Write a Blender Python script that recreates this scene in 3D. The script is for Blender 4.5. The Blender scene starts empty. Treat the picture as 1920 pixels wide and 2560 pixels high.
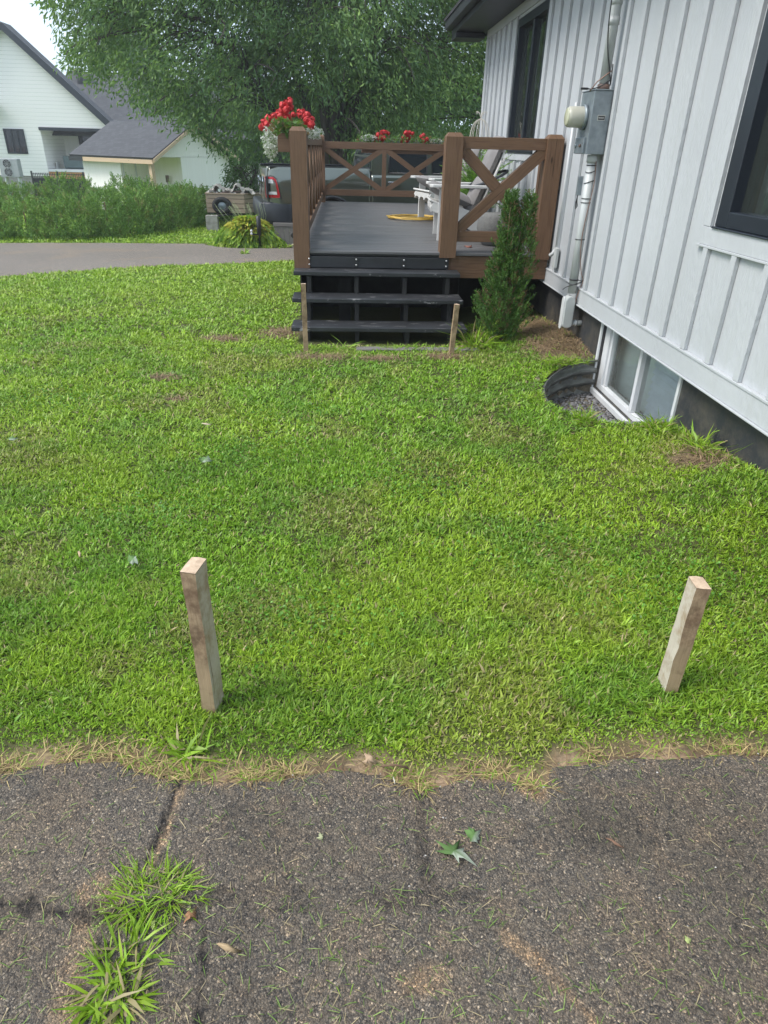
import bpy, math, random
import numpy as np
from mathutils import Vector, Matrix, Euler
rad = math.radians
RNG = np.random.default_rng(7)
random.seed(7)
S = bpy.context.scene
COL = S.collection

# ------------------------------------------------------------------ camera
CAMH = 1.62
cam = bpy.data.cameras.new('camera'); camo = bpy.data.objects.new('camera', cam); COL.objects.link(camo)
R = np.array([[0.99834158, -0.00507416, 0.05734416], [-0.0526829, -0.48209841, 0.87453167], [0.02320801, -0.87610238, -0.48156621]])
m = Matrix(((R[0][0], -R[0][1], -R[0][2], 0), (R[1][0], -R[1][1], -R[1][2], 0), (R[2][0], -R[2][1], -R[2][2], CAMH), (0, 0, 0, 1)))
camo.matrix_world = m
cam.sensor_fit = 'VERTICAL'; cam.sensor_height = 36; cam.sensor_width = 27; cam.lens = 1660 / 2560 * 36
cam.clip_start = 0.05; cam.clip_end = 2000
S.camera = camo
S.render.resolution_x = 768; S.render.resolution_y = 1024

# ------------------------------------------------------------------ light
SUN_EL, SUN_AZ = rad(52), rad(257)      # azimuth clockwise from +Y : from the left
w = bpy.data.worlds.new('World'); S.world = w; w.use_nodes = True
wn = w.node_tree; wn.nodes.clear()
sky = wn.nodes.new('ShaderNodeTexSky'); sky.sky_type = 'NISHITA'; sky.sun_disc = False
sky.sun_elevation = SUN_EL; sky.sun_rotation = SUN_AZ; sky.air_density = 1.0; sky.dust_density = 3.5; sky.ozone_density = 1.5
bgs = wn.nodes.new('ShaderNodeBackground'); bgs.inputs[1].default_value = 0.10
bgc = wn.nodes.new('ShaderNodeBackground'); bgc.inputs[0].default_value = (0.70, 0.85, 1.0, 1)
tc = wn.nodes.new('ShaderNodeTexCoord'); nz = wn.nodes.new('ShaderNodeTexNoise'); nz.inputs['Scale'].default_value = 1.6; nz.inputs['Detail'].default_value = 5
rmp = wn.nodes.new('ShaderNodeMapRange'); rmp.inputs['From Min'].default_value = .3; rmp.inputs['From Max'].default_value = .7
rmp.inputs['To Min'].default_value = 0.86; rmp.inputs['To Max'].default_value = 1.12
wn.links.new(tc.outputs['Generated'], nz.inputs['Vector']); wn.links.new(nz.outputs['Fac'], rmp.inputs['Value']); wn.links.new(rmp.outputs['Result'], bgc.inputs[1])
mixw = wn.nodes.new('ShaderNodeMixShader'); mixw.inputs[0].default_value = 0.62
out = wn.nodes.new('ShaderNodeOutputWorld')
wn.links.new(sky.outputs[0], bgs.inputs[0]); wn.links.new(bgs.outputs[0], mixw.inputs[1]); wn.links.new(bgc.outputs[0], mixw.inputs[2]); wn.links.new(mixw.outputs[0], out.inputs[0])
sl = bpy.data.lights.new('sun', 'SUN'); sl.energy = 1.6; sl.angle = rad(24); sl.color = (1.0, 0.96, 0.9)
so = bpy.data.objects.new('sun', sl); COL.objects.link(so)
sd = Vector((math.sin(SUN_AZ) * math.cos(SUN_EL), math.cos(SUN_AZ) * math.cos(SUN_EL), math.sin(SUN_EL)))
so.rotation_euler = (-sd).to_track_quat('-Z', 'Y').to_euler(); so.location = (0, 0, 20)
S.view_settings.view_transform = 'Standard'; S.view_settings.look = 'None'
S.view_settings.exposure = 1.02; S.view_settings.gamma = 1
S.render.engine = 'CYCLES'

# ------------------------------------------------------------------ materials
def nd(nt, t, **kw):
    n = nt.nodes.new(t)
    for k, v in kw.items():
        if k in n.inputs: n.inputs[k].default_value = v
        else: setattr(n, k, v)
    return n
def newmat(name):
    mt = bpy.data.materials.new(name); mt.use_nodes = True
    return mt, mt.node_tree, mt.node_tree.nodes['Principled BSDF']
def c4(c): return (c[0], c[1], c[2], 1)
def ramp(nt, fac, stops):
    r = nt.nodes.new('ShaderNodeValToRGB'); e = r.color_ramp.elements
    while len(e) < len(stops): e.new(0.5)
    for el, (p, c) in zip(e, stops): el.position = p; el.color = c4(c)
    nt.links.new(fac, r.inputs[0]); return r.outputs[0]
def bump(nt, b, h, strength, dist=.01):
    bp = nt.nodes.new('ShaderNodeBump'); bp.inputs['Strength'].default_value = strength; bp.inputs['Distance'].default_value = dist
    nt.links.new(h, bp.inputs['Height']); nt.links.new(bp.outputs[0], b.inputs['Normal']); return bp
def mixc(nt, fac, a, b_, mode='MIX'):
    mx = nt.nodes.new('ShaderNodeMix'); mx.data_type = 'RGBA'; mx.blend_type = mode
    for s, v in ((0, fac), (6, a), (7, b_)):
        if isinstance(v, (int, float)): mx.inputs[s].default_value = v
        elif isinstance(v, tuple): mx.inputs[s].default_value = c4(v)
        else: nt.links.new(v, mx.inputs[s])
    return mx.outputs[2]
def noise(nt, scale, detail=4, stretch=None, coord='Object', rough=.55):
    t = nt.nodes.new('ShaderNodeTexCoord'); n = nt.nodes.new('ShaderNodeTexNoise')
    n.inputs['Scale'].default_value = scale; n.inputs['Detail'].default_value = detail; n.inputs['Roughness'].default_value = rough
    if stretch:
        mp = nt.nodes.new('ShaderNodeMapping'); mp.inputs['Scale'].default_value = stretch
        nt.links.new(t.outputs[coord], mp.inputs[0]); nt.links.new(mp.outputs[0], n.inputs[0])
    else: nt.links.new(t.outputs[coord], n.inputs[0])
    return n.outputs['Fac']
def simple(name, c1, c2=None, rough=.6, scale=6, bmp=0, bscale=60, metal=0, stretch=None, spec=.5, detail=5):
    mt, nt, b = newmat(name)
    b.inputs['Roughness'].default_value = rough; b.inputs['Metallic'].default_value = metal; b.inputs['Specular IOR Level'].default_value = spec
    if c2 is None: c2 = tuple(x * .8 for x in c1)
    f = noise(nt, scale, detail, stretch)
    nt.links.new(ramp(nt, f, [(.32, c2), (.68, c1)]), b.inputs['Base Color'])
    if bmp:
        bump(nt, b, noise(nt, bscale, 6, stretch), bmp, .004)
    return mt
def woodmat(name, light, dark, crack, rough=.6, knots=True, weather=None, fn=1.0):
    """grain runs along U (metres)"""
    mt, nt, b = newmat(name)
    b.inputs['Roughness'].default_value = rough; b.inputs['Specular IOR Level'].default_value = .3
    g = noise(nt, 3.0, 6, (1.2, 22 * fn, 1), 'UV', .6)
    c = ramp(nt, g, [(.3, dark), (.55, light), (.75, tuple(x * .85 for x in light))])
    fine = noise(nt, 9.0, 4, (1.0, 60 * fn, 1), 'UV', .6)
    c = mixc(nt, .45, c, ramp(nt, fine, [(.35, dark), (.65, light)]))
    cr = noise(nt, 1.6, 5, (.55 * fn, 26 * fn, 1), 'UV', .55)
    cm = ramp(nt, cr, [(.0, (1, 1, 1)), (.30, (1, 1, 1)), (.335, (0, 0, 0)), (1, (0, 0, 0))])
    c = mixc(nt, cm, c, crack)
    if knots:
        t = nt.nodes.new('ShaderNodeTexCoord'); mp = nt.nodes.new('ShaderNodeMapping'); mp.inputs['Scale'].default_value = (3.0, 9, 1)
        v = nt.nodes.new('ShaderNodeTexVoronoi'); v.inputs['Scale'].default_value = 1.0; v.inputs['Randomness'].default_value = 1
        nt.links.new(t.outputs['UV'], mp.inputs[0]); nt.links.new(mp.outputs[0], v.inputs['Vector'])
        km = ramp(nt, v.outputs['Distance'], [(.0, (1, 1, 1)), (.055, (.9, .9, .9)), (.11, (0, 0, 0)), (1, (0, 0, 0))])
        c = mixc(nt, km, c, tuple(x * .55 for x in dark))
    if weather:
        wn_ = noise(nt, 7, 6, None, 'Object', .7)
        wm = ramp(nt, wn_, [(.0, (0, 0, 0)), (.46, (0, 0, 0)), (.6, (1, 1, 1)), (1, (1, 1, 1))])
        c = mixc(nt, wm, c, weather)
    nt.links.new(c, b.inputs['Base Color'])
    bump(nt, b, mixc(nt, .5, g, cr), .35, .004)
    return mt
def leafmat(name, transl=.35, rough=.55, gain=1.0):
    """per-leaf colour from the 'Col' attribute"""
    mt, nt, b = newmat(name)
    a = nt.nodes.new('ShaderNodeAttribute'); a.attribute_name = 'Col'
    b.inputs['Roughness'].default_value = rough; b.inputs['Specular IOR Level'].default_value = .35
    nt.links.new(a.outputs['Color'], b.inputs['Base Color'])
    tr = nt.nodes.new('ShaderNodeBsdfTranslucent'); nt.links.new(mixc(nt, .5, a.outputs['Color'], (.16, .3, .02)), tr.inputs[0])
    mx = nt.nodes.new('ShaderNodeMixShader'); mx.inputs[0].default_value = transl
    o = nt.nodes['Material Output']
    nt.links.new(b.outputs[0], mx.inputs[1]); nt.links.new(tr.outputs[0], mx.inputs[2]); nt.links.new(mx.outputs[0], o.inputs[0])
    return mt
def glassmat(name, tint=(.02, .03, .035), refl=.35, transp=.0):
    mt, nt, b = newmat(name)
    o = nt.nodes['Material Output']
    b.inputs['Base Color'].default_value = c4(tint); b.inputs['Roughness'].default_value = .04; b.inputs['IOR'].default_value = 1.55
    if transp > 0:
        tr = nd(nt, 'ShaderNodeBsdfTransparent'); tr.inputs[0].default_value = (.9, .95, .95, 1)
        gl = nd(nt, 'ShaderNodeBsdfGlossy', Roughness=.03)
        fr = nt.nodes.new('ShaderNodeFresnel'); fr.inputs[0].default_value = 1.6
        mx = nt.nodes.new('ShaderNodeMixShader'); nt.links.new(fr.outputs[0], mx.inputs[0]); nt.links.new(tr.outputs[0], mx.inputs[1]); nt.links.new(gl.outputs[0], mx.inputs[2])
        m2 = nt.nodes.new('ShaderNodeMixShader'); m2.inputs[0].default_value = transp
        nt.links.new(b.outputs[0], m2.inputs[1]); nt.links.new(mx.outputs[0], m2.inputs[2]); nt.links.new(m2.outputs[0], o.inputs[0])
    return mt

M = {}
M['stain'] = woodmat('brown_stained_wood', (.192, .110, .063), (.082, .045, .026), (.022, .013, .009), .55)
M['stake'] = woodmat('raw_stake_wood', (.40, .295, .18), (.25, .175, .10), (.09, .06, .035), .8, weather=(.17, .11, .065), fn=2.6)
M['stakew'] = woodmat('muddy_stake_wood', (.54, .49, .40), (.40, .35, .27), (.15, .11, .07), .8, weather=(.33, .25, .16), fn=2.6)
M['endgrain'] = simple('sawn_end_grain', (.62, .47, .33), (.42, .30, .2), .8, 40, .3, 120)
M['pallet'] = woodmat('weathered_board', (.36, .28, .20), (.24, .18, .13), (.08, .06, .04), .8)
M['cedarwood'] = woodmat('fresh_timber', (.60, .45, .31), (.50, .36, .24), (.3, .18, .1), .7)
M['greywood'] = woodmat('grey_weathered_wood', (.20, .185, .17), (.13, .12, .11), (.06, .055, .05), .8)
def deckmat():
    mt, nt, b = newmat('grey_composite_decking')
    b.inputs['Roughness'].default_value = .42; b.inputs['Specular IOR Level'].default_value = .45
    f = noise(nt, 2.2, 5, (.35, 6, 1), 'Object'); g = noise(nt, 9, 4, (.25, 18, 1), 'Object')
    c = mixc(nt, .5, ramp(nt, f, [(.3, (.085, .083, .086)), (.7, (.15, .147, .148))]), ramp(nt, g, [(.3, (.08, .078, .08)), (.7, (.165, .16, .16))]))
    s = noise(nt, 3.5, 7, None, 'Object', .75)
    c = mixc(nt, ramp(nt, s, [(0, (0, 0, 0)), (.6, (0, 0, 0)), (.72, (.6, .6, .6)), (1, (.6, .6, .6))]), c, (.19, .165, .135))
    nt.links.new(c, b.inputs['Base Color'])
    t = nt.nodes.new('ShaderNodeTexCoord'); wv = nt.nodes.new('ShaderNodeTexWave'); wv.bands_direction = 'Y'; wv.inputs['Scale'].default_value = 22; wv.inputs['Distortion'].default_value = .3
    nt.links.new(t.outputs['Object'], wv.inputs[0]); bump(nt, b, wv.outputs['Fac'], .35, .003)
    return mt
M['deck'] = deckmat()
def blackpaint():
    mt, nt, b = newmat('worn_black_paint')
    b.inputs['Roughness'].default_value = .5
    f = noise(nt, 5, 5); c = ramp(nt, f, [(.3, (.016, .017, .019)), (.7, (.032, .034, .038))])
    s = noise(nt, 6.5, 8, (.6, 3.2, 1), 'Object', .8)
    c = mixc(nt, ramp(nt, s, [(0, (0, 0, 0)), (.585, (0, 0, 0)), (.61, (1, 1, 1)), (1, (1, 1, 1))]), c, (.30, .29, .29))
    nt.links.new(c, b.inputs['Base Color']); bump(nt, b, noise(nt, 30, 5, (.2, 2, 1)), .25, .003)
    return mt
M['blackpaint'] = blackpaint()
M['blackwood'] = simple('black_painted_wood', (.028, .03, .034), (.014, .015, .017), .5, 5, .2, 40)
M['under'] = simple('underside_shade', (.03, .03, .028), (.012, .012, .012), .9)  # shade below deck and steps put into a near-black colour
M['bolt'] = simple('zinc', (.75, .75, .75), (.5, .5, .5), .35, metal=.8)
def sidingmat():
    mt, nt, b = newmat('white_embossed_siding')
    b.inputs['Roughness'].default_value = .55
    f = noise(nt, 1.2, 4); c = ramp(nt, f, [(.3, (.43, .445, .46)), (.7, (.48, .497, .512))])
    # rain splash dirt and streaks
    s = noise(nt, 2.2, 6, (1, 5, .35), 'Object', .65)
    c = mixc(nt, ramp(nt, s, [(0, (0, 0, 0)), (.5, (0, 0, 0)), (.8, (.5, .5, .5)), (1, (.5, .5, .5))]), c, (.40, .41, .40))
    nt.links.new(c, b.inputs['Base Color'])
    t = nt.nodes.new('ShaderNodeTexCoord'); mp = nt.nodes.new('ShaderNodeMapping'); mp.inputs['Scale'].default_value = (1, 3.2, .55)
    wv = nt.nodes.new('ShaderNodeTexWave'); wv.inputs['Scale'].default_value = 5; wv.inputs['Distortion'].default_value = 14; wv.inputs['Detail'].default_value = 4; wv.inputs['Detail Scale'].default_value = 1.4; wv.bands_direction = 'Z'
    nt.links.new(t.outputs['Object'], mp.inputs[0]); nt.links.new(mp.outputs[0], wv.inputs[0])
    pn = noise(nt, 1.7, 3)
    hh = nt.nodes.new('ShaderNodeMath'); hh.operation = 'MULTIPLY'; nt.links.new(wv.outputs['Fac'], hh.inputs[0]); nt.links.new(ramp(nt, pn, [(.35, (.15, .15, .15)), (.6, (1, 1, 1))]), hh.inputs[1])
    ad = nt.nodes.new('ShaderNodeMath'); ad.operation = 'MULTIPLY_ADD'; nt.links.new(noise(nt, 45, 4, (1, 1, .3)), ad.inputs[0]); ad.inputs[1].default_value = .6; nt.links.new(hh.outputs[0], ad.inputs[2])
    bump(nt, b, ad.outputs[0], .26, .004)
    return mt
M['siding'] = sidingmat()
M['whitetrim'] = simple('white_trim', (.66, .67, .68), (.56, .57, .57), .45, 3, .1, 20)
M['navyframe'] = simple('dark_blue_black_frame', (.020, .026, .036), (.014, .018, .026), .35, 2)
M['soffit'] = simple('black_soffit', (.022, .024, .03), (.014, .015, .02), .5, 3)
def foundmat():
    mt, nt, b = newmat('charcoal_foundation')
    b.inputs['Roughness'].default_value = .6
    f = noise(nt, 1.6, 6, None, 'Object', .65); c = ramp(nt, f, [(.3, (.018, .02, .024)), (.6, (.034, .037, .042)), (.8, (.055, .055, .052))])
    g = nt.nodes.new('ShaderNodeTexCoord'); sp = nt.nodes.new('ShaderNodeSeparateXYZ'); nt.links.new(g.outputs['Object'], sp.inputs[0])
    mr = nt.nodes.new('ShaderNodeMapRange'); mr.inputs['From Min'].default_value = .62; mr.inputs['From Max'].default_value = .1; nt.links.new(sp.outputs['Z'], mr.inputs['Value'])
    sn = noise(nt, 6, 8, None, 'Object', .8)
    mm = nt.nodes.new('ShaderNodeMath'); mm.operation = 'MULTIPLY'; nt.links.new(ramp(nt, sn, [(.42, (0, 0, 0)), (.72, (1, 1, 1))]), mm.inputs[0]); nt.links.new(mr.outputs[0], mm.inputs[1])
    c = mixc(nt, mm.outputs[0], c, (.13, .11, .08)); nt.links.new(c, b.inputs['Base Color'])
    bump(nt, b, noise(nt, 25, 6), .2, .004); return mt
M['found'] = foundmat()
M['galv'] = simple('galvanised_steel', (.30, .34, .36), (.20, .23, .25), .45, 14, .1, 60, metal=.55)
M['corr'] = simple('corrugated_well_metal', (.20, .21, .20), (.09, .09, .085), .55, 9, .2, 50, metal=.4)
M['pvc'] = simple('light_grey_pvc', (.50, .52, .52), (.44, .46, .45), .4, 5)
M['cream'] = simple('yellowed_plastic', (.52, .51, .43), (.44, .43, .36), .3, 5)
M['meterglass'] = simple('meter_lens', (.50, .50, .36), (.40, .40, .28), .12, 14)
M['blackplastic'] = simple('black_plastic', (.02, .02, .022), None, .4)
M['copper'] = simple('aged_copper', (.30, .17, .12), (.22, .13, .10), .45, 20, metal=.4)
M['rust'] = simple('rusty_steel', (.20, .12, .09), (.10, .07, .06), .7, 20)
M['plate'] = simple('plate_light', (.5, .5, .48), None, .4)
M['glassdark'] = glassmat('dark_window_glass', (.012, .016, .02))
M['glassclear'] = glassmat('clear_window_glass', (.10, .12, .11), transp=.75)
M['glassbase'] = glassmat('basement_window_glass', (.50, .55, .52), transp=.86)
M['interior'] = simple('room_interior', (.10, .09, .085), (.06, .05, .05), .9)
M['intlight'] = simple('pale_backing_board', (.86, .90, .84), (.76, .80, .75), .8)  # white board set close behind the basement panes to make them look bright
M['curtain'] = simple('curtain', (.20, .27, .27), (.14, .19, .2), .8, 12, stretch=(1, 8, .5))
M['blind'] = simple('white_blind', (.86, .90, .95), None, .5)
M['gravel'] = simple('grey_gravel', (.22, .21, .21), (.10, .10, .11), .85, 40)
M['leaf'] = leafmat('leaf', .45)
M['grass'] = leafmat('grass_blade', .30, .40)
M['needle'] = leafmat('cedar_foliage', .2, .6)
M['petal'] = leafmat('petal', .25, .6)
M['litter'] = leafmat('dry_litter', .15, .8)
M['stone'] = leafmat('stone_chips', .0, .8)
M['bark'] = simple('grey_brown_bark', (.10, .082, .066), (.045, .036, .03), .9, 8, .6, 25, stretch=(4, 4, .6))
M['stem'] = simple('brown_stem', (.16, .10, .06), (.09, .055, .03), .9, 20)
M['truckpaint'] = None
def carpaint():
    mt, nt, b = newmat('olive_grey_metallic_paint')
    b.inputs['Base Color'].default_value = (.085, .098, .078, 1); b.inputs['Metallic'].default_value = .65; b.inputs['Roughness'].default_value = .30
    b.inputs['Coat Weight'].default_value = 1; b.inputs['Coat IOR'].default_value = 1.75; b.inputs['Coat Roughness'].default_value = .06
    f = noise(nt, 300, 2); nt.links.new(ramp(nt, f, [(.3, (.075, .088, .064)), (.7, (.125, .14, .11))]), b.inputs['Base Color'])
    return mt
M['truckpaint'] = carpaint()
M['redlens'] = simple('red_lens', (.42, .012, .018), (.30, .01, .014), .15)
M['whitelens'] = simple('clear_lens', (.62, .62, .60), None, .15)
M['bumper'] = simple('dark_grey_bumper', (.030, .033, .040), (.024, .027, .033), .45, 5)
M['rubber'] = simple('rubber', (.018, .018, .018), None, .8)
M['chrome'] = simple('chrome', (.7, .7, .7), None, .12, metal=1)
M['whitewash'] = simple('white_furniture_paint', (.66, .65, .62), (.58, .57, .55), .45, 4, .08, 30)
M['cushion'] = simple('grey_cushion_fabric', (.235, .22, .215), (.19, .18, .178), .95, 9, .3, 90)
M['rope'] = simple('dark_grey_rope', (.07, .075, .085), (.035, .037, .04), .8, 60, .6, 200)
M['yellow'] = simple('yellow_cord', (.62, .40, .07), (.5, .32, .06), .5)
M['wicker'] = simple('grey_wicker', (.20, .20, .19), (.09, .09, .09), .8, 60, .7, 90, stretch=(1, 1, 5))
M['concrete'] = simple('concrete', (.36, .34, .31), (.24, .23, .20), .9, 12, .3, 60)
M['tarp'] = simple('crumpled_tarp', (.46, .43, .39), (.28, .26, .23), .8, 6, .5, 15)
M['wire'] = simple('cream_wire', (.60, .56, .48), None, .5)
M['terracotta'] = simple('dark_planter', (.06, .055, .05), None, .8)
M['hvac'] = simple('grey_unit_metal', (.40, .41, .42), None, .5)
def lapsiding():
    mt, nt, b = newmat('cream_lap_siding')
    t = nt.nodes.new('ShaderNodeTexCoord'); sp = nt.nodes.new('ShaderNodeSeparateXYZ'); nt.links.new(t.outputs['Object'], sp.inputs[0])
    mu = nd(nt, 'ShaderNodeMath', operation='MULTIPLY'); mu.inputs[1].default_value = 1 / .17; nt.links.new(sp.outputs['Z'], mu.inputs[0])
    fr = nd(nt, 'ShaderNodeMath', operation='FRACT'); nt.links.new(mu.outputs[0], fr.inputs[0])
    c = ramp(nt, fr.outputs[0], [(0, (.62, .60, .56)), (.05, (.68, .66, .62)), (.12, (.95, .91, .88)), (1, (.95, .91, .88))])
    nt.links.new(c, b.inputs['Base Color']); b.inputs['Roughness'].default_value = .6
    bump(nt, b, fr.outputs[0], .6, .02); return mt
M['lap'] = lapsiding()
M['vsiding'] = simple('cream_vertical_siding', (.93, .89, .86), (.86, .82, .78), .6, 6, stretch=(6, 6, .05))
def shingle(name, a, b2):
    mt, nt, b = newmat(name)
    t = nt.nodes.new('ShaderNodeTexCoord'); br = nt.nodes.new('ShaderNodeTexBrick')
    br.inputs['Scale'].default_value = 3.2; br.inputs['Color1'].default_value = c4(a); br.inputs['Color2'].default_value = c4(b2); br.inputs['Mortar'].default_value = c4(tuple(x * .5 for x in b2))
    br.inputs['Mortar Size'].default_value = .02; br.inputs['Brick Width'].default_value = .7; br.inputs['Row Height'].default_value = .42; br.inputs['Bias'].default_value = .2
    nt.links.new(t.outputs['UV'], br.inputs[0])
    c = mixc(nt, .5, br.outputs['Color'], ramp(nt, noise(nt, 30, 4, None, 'UV'), [(.3, b2), (.7, a)])); nt.links.new(c, b.inputs['Base Color'])
    b.inputs['Roughness'].default_value = .9; bump(nt, b, br.outputs['Fac'], .5, .01); return mt
M['shingle'] = shingle('charcoal_shingles', (.098, .100, .108), (.048, .049, .055))

# ------------------------------------------------------------------ helpers
LOC = {}
def tag(o, label=None, cat=None, group=None, kind=None):
    if label: o['label'] = label
    if cat: o['category'] = cat
    if group: o['group'] = group
    if kind: o['kind'] = kind
    return o
def thing(name, label, cat, loc=(0, 0, 0), rz=0, group=None, rx=0, ry=0):
    o = bpy.data.objects.new(name, None); COL.objects.link(o); o.empty_display_size = .2
    o.location = loc; o.rotation_euler = (rx, ry, rz)
    LOC[o] = Vector(loc)
    return tag(o, label, cat, group)
class MB:
    def __init__(s): s.v = []; s.f = []; s.uv = []; s.sm = []
    def _uvface(s, n, uvs): s.uv += uvs
    def poly(s, pts, smooth=False, uvs=None):
        i = len(s.v); s.v += [tuple(p) for p in pts]; s.f.append(tuple(range(i, i + len(pts)))); s.sm.append(smooth)
        s.uv += uvs if uvs else [(p[0], p[1]) for p in pts]
    def obox(s, o, L, W, H, sx=0, cap=0):
        """box from origin corner-centre: o = centre of start face, L = length vector, W, H = full width / height vectors"""
        o, L, W, H = Vector(o), Vector(L), Vector(W), Vector(H)
        ln = L.length; i = len(s.v); r0 = random.uniform(0, 40); r1 = random.uniform(0, 40)
        for a in (0, 1):
            for b, c in ((-.5, -.5), (.5, -.5), (.5, .5), (-.5, .5)):
                s.v.append(tuple(o + L * a + W * b + H * c))
        w, h = W.length, H.length
        def F(ix, uv): s.f.append(tuple(i + k for k in ix)); s.sm.append(False); s.uv += uv
        F((0, 1, 5, 4), [(r0, r1), (r0, r1 + w), (r0 + ln, r1 + w), (r0 + ln, r1)])
        F((1, 2, 6, 5), [(r0 + 3, r1), (r0 + 3, r1 + h), (r0 + 3 + ln, r1 + h), (r0 + 3 + ln, r1)])
        F((2, 3, 7, 6), [(r0 + 7, r1), (r0 + 7, r1 + w), (r0 + 7 + ln, r1 + w), (r0 + 7 + ln, r1)])
        F((3, 0, 4, 7), [(r0 + 11, r1), (r0 + 11, r1 + h), (r0 + 11 + ln, r1 + h), (r0 + 11 + ln, r1)])
        F((3, 2, 1, 0), [(r0, r1), (r0 + .01, r1), (r0 + .01, r1 + h), (r0, r1 + h)])
        F((4, 5, 6, 7), [(r0, r1), (r0 + .01, r1), (r0 + .01, r1 + h), (r0, r1 + h)])
        return s
    def box(s, x0, y0, z0, x1, y1, z1):
        d = (x1 - x0, y1 - y0, z1 - z0); k = max(range(3), key=lambda q: d[q])
        c = [(x0 + x1) / 2, (y0 + y1) / 2, (z0 + z1) / 2]
        ax = [Vector((d[0], 0, 0)), Vector((0, d[1], 0)), Vector((0, 0, d[2]))]
        o = Vector(c) - ax[k] / 2
        return s.obox(o, ax[k], ax[(k + 1) % 3], ax[(k + 2) % 3])
    def tube(s, pts, r, n=8, cap=True, smooth=True):
        pts = [Vector(p) for p in pts]; rr = r if isinstance(r, (list, tuple)) else [r] * len(pts)
        i0 = len(s.v); up = None
        for k, p in enumerate(pts):
            d = (pts[min(k + 1, len(pts) - 1)] - pts[max(k - 1, 0)]).normalized()
            if up is None:
                up = Vector((0, 0, 1)) if abs(d.z) < .9 else Vector((1, 0, 0))
            a = d.cross(up)
            if a.length < 1e-4: a = d.cross(Vector((0, 1, 0)))
            a.normalize(); b = a.cross(d).normalized(); up = b
            for q in range(n):
                t = 2 * math.pi * q / n
                s.v.append(tuple(p + (a * math.cos(t) + b * math.sin(t)) * rr[k]))
        L = 0
        for k in range(len(pts) - 1):
            l2 = L + (pts[k + 1] - pts[k]).length
            for q in range(n):
                q2 = (q + 1) % n
                s.f.append((i0 + k * n + q, i0 + k * n + q2, i0 + (k + 1) * n + q2, i0 + (k + 1) * n + q)); s.sm.append(smooth)
                s.uv += [(L, q / n * .3), (L, (q + 1) / n * .3), (l2, (q + 1) / n * .3), (l2, q / n * .3)]
            L = l2
        if cap:
            for base, rev in ((i0, False), (i0 + (len(pts) - 1) * n, True)):
                ix = [base + q for q in range(n)]
                if not rev: ix = ix[::-1]
                s.f.append(tuple(ix)); s.sm.append(False); s.uv += [(0, 0)] * n
        return s
    def lathe(s, o, axis, prof, n=24, smooth=True):
        """prof: (distance along axis, radius)"""
        axis = Vector(axis).normalized(); return s.tube([Vector(o) + axis * a for a, r in prof], [max(r, 1e-4) for a, r in prof], n, True, smooth)
    def prism(s, pts, d, smooth=False):
        """closed outline pts extruded by vector d"""
        pts = [Vector(p) for p in pts]; d = Vector(d); n = len(pts); i = len(s.v)
        s.v += [tuple(p) for p in pts] + [tuple(p + d) for p in pts]
        s.f.append(tuple(range(i, i + n))); s.f.append(tuple(range(i + 2 * n - 1, i + n - 1, -1))); s.sm += [False, False]
        s.uv += [(p.x + p.y, p.z) for p in pts] + [(p.x + p.y, p.z) for p in pts[::-1]]
        for k in range(n):
            k2 = (k + 1) % n
            s.f.append((i + k2, i + k, i + n + k, i + n + k2)); s.sm.append(smooth)
            s.uv += [(0, 0), (0, .1), (d.length, .1), (d.length, 0)]
        return s
    def grid(s, P, smooth=True):
        """P[i][j] of points"""
        i0 = len(s.v); a = len(P); b = len(P[0])
        for r in P: s.v += [tuple(p) for p in r]
        for i in range(a - 1):
            for j in range(b - 1):
                s.f.append((i0 + i * b + j, i0 + i * b + j + 1, i0 + (i + 1) * b + j + 1, i0 + (i + 1) * b + j)); s.sm.append(smooth)
                s.uv += [(j * .1, i * .1), (j * .1 + .1, i * .1), (j * .1 + .1, i * .1 + .1), (j * .1, i * .1 + .1)]
        return s
    def blob(s, c, r, n=10, m_=7, nz=.0, fl=1):
        c = Vector(c); rx, ry, rz = (r, r, r) if isinstance(r, (int, float)) else r
        P = []
        sd_ = random.random() * 10
        for i in range(m_ + 1):
            t = math.pi * i / m_; row = []
            for j in range(n + 1):
                p = 2 * math.pi * (j % n) / n; k = 1 + nz * math.sin(3 * p + sd_ + 4 * t) * math.sin(t * 2 + sd_)
                row.append((c.x + rx * k * math.sin(t) * math.cos(p), c.y + ry * k * math.sin(t) * math.sin(p), c.z + rz * k * math.cos(t)))
            P.append(row[::-1])
        return s.grid(P)
    def build(s, name, mat, parent=None, bev=0, world=True, solid=0, sub=0):
        me = bpy.data.meshes.new(name)
        off = Vector((0, 0, 0))
        q = parent
        while q is not None and world:
            if q in LOC: off = LOC[q]; break
            q = q.parent
        vs = [(a - off.x, b - off.y, c - off.z) for a, b, c in s.v]
        me.from_pydata(vs, [], s.f)
        uv = me.uv_layers.new(name='UVMap'); uv.data.foreach_set('uv', np.array(s.uv, dtype=np.float32).ravel())
        me.polygons.foreach_set('use_smooth', s.sm)
        me.materials.append(mat)
        me.validate(); me.update()
        o = bpy.data.objects.new(name, me); COL.objects.link(o)
        if parent is not None: o.parent = parent
        if solid:
            md = o.modifiers.new('so', 'SOLIDIFY'); md.thickness = solid; md.offset = 0
        if sub:
            md = o.modifiers.new('ss', 'SUBSURF'); md.levels = sub; md.render_levels = sub
        if bev:
            md = o.modifiers.new('bv', 'BEVEL'); md.width = bev; md.segments = 2; md.limit_method = 'ANGLE'; md.angle_limit = rad(50); md.harden_normals = False
        return o
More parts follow.
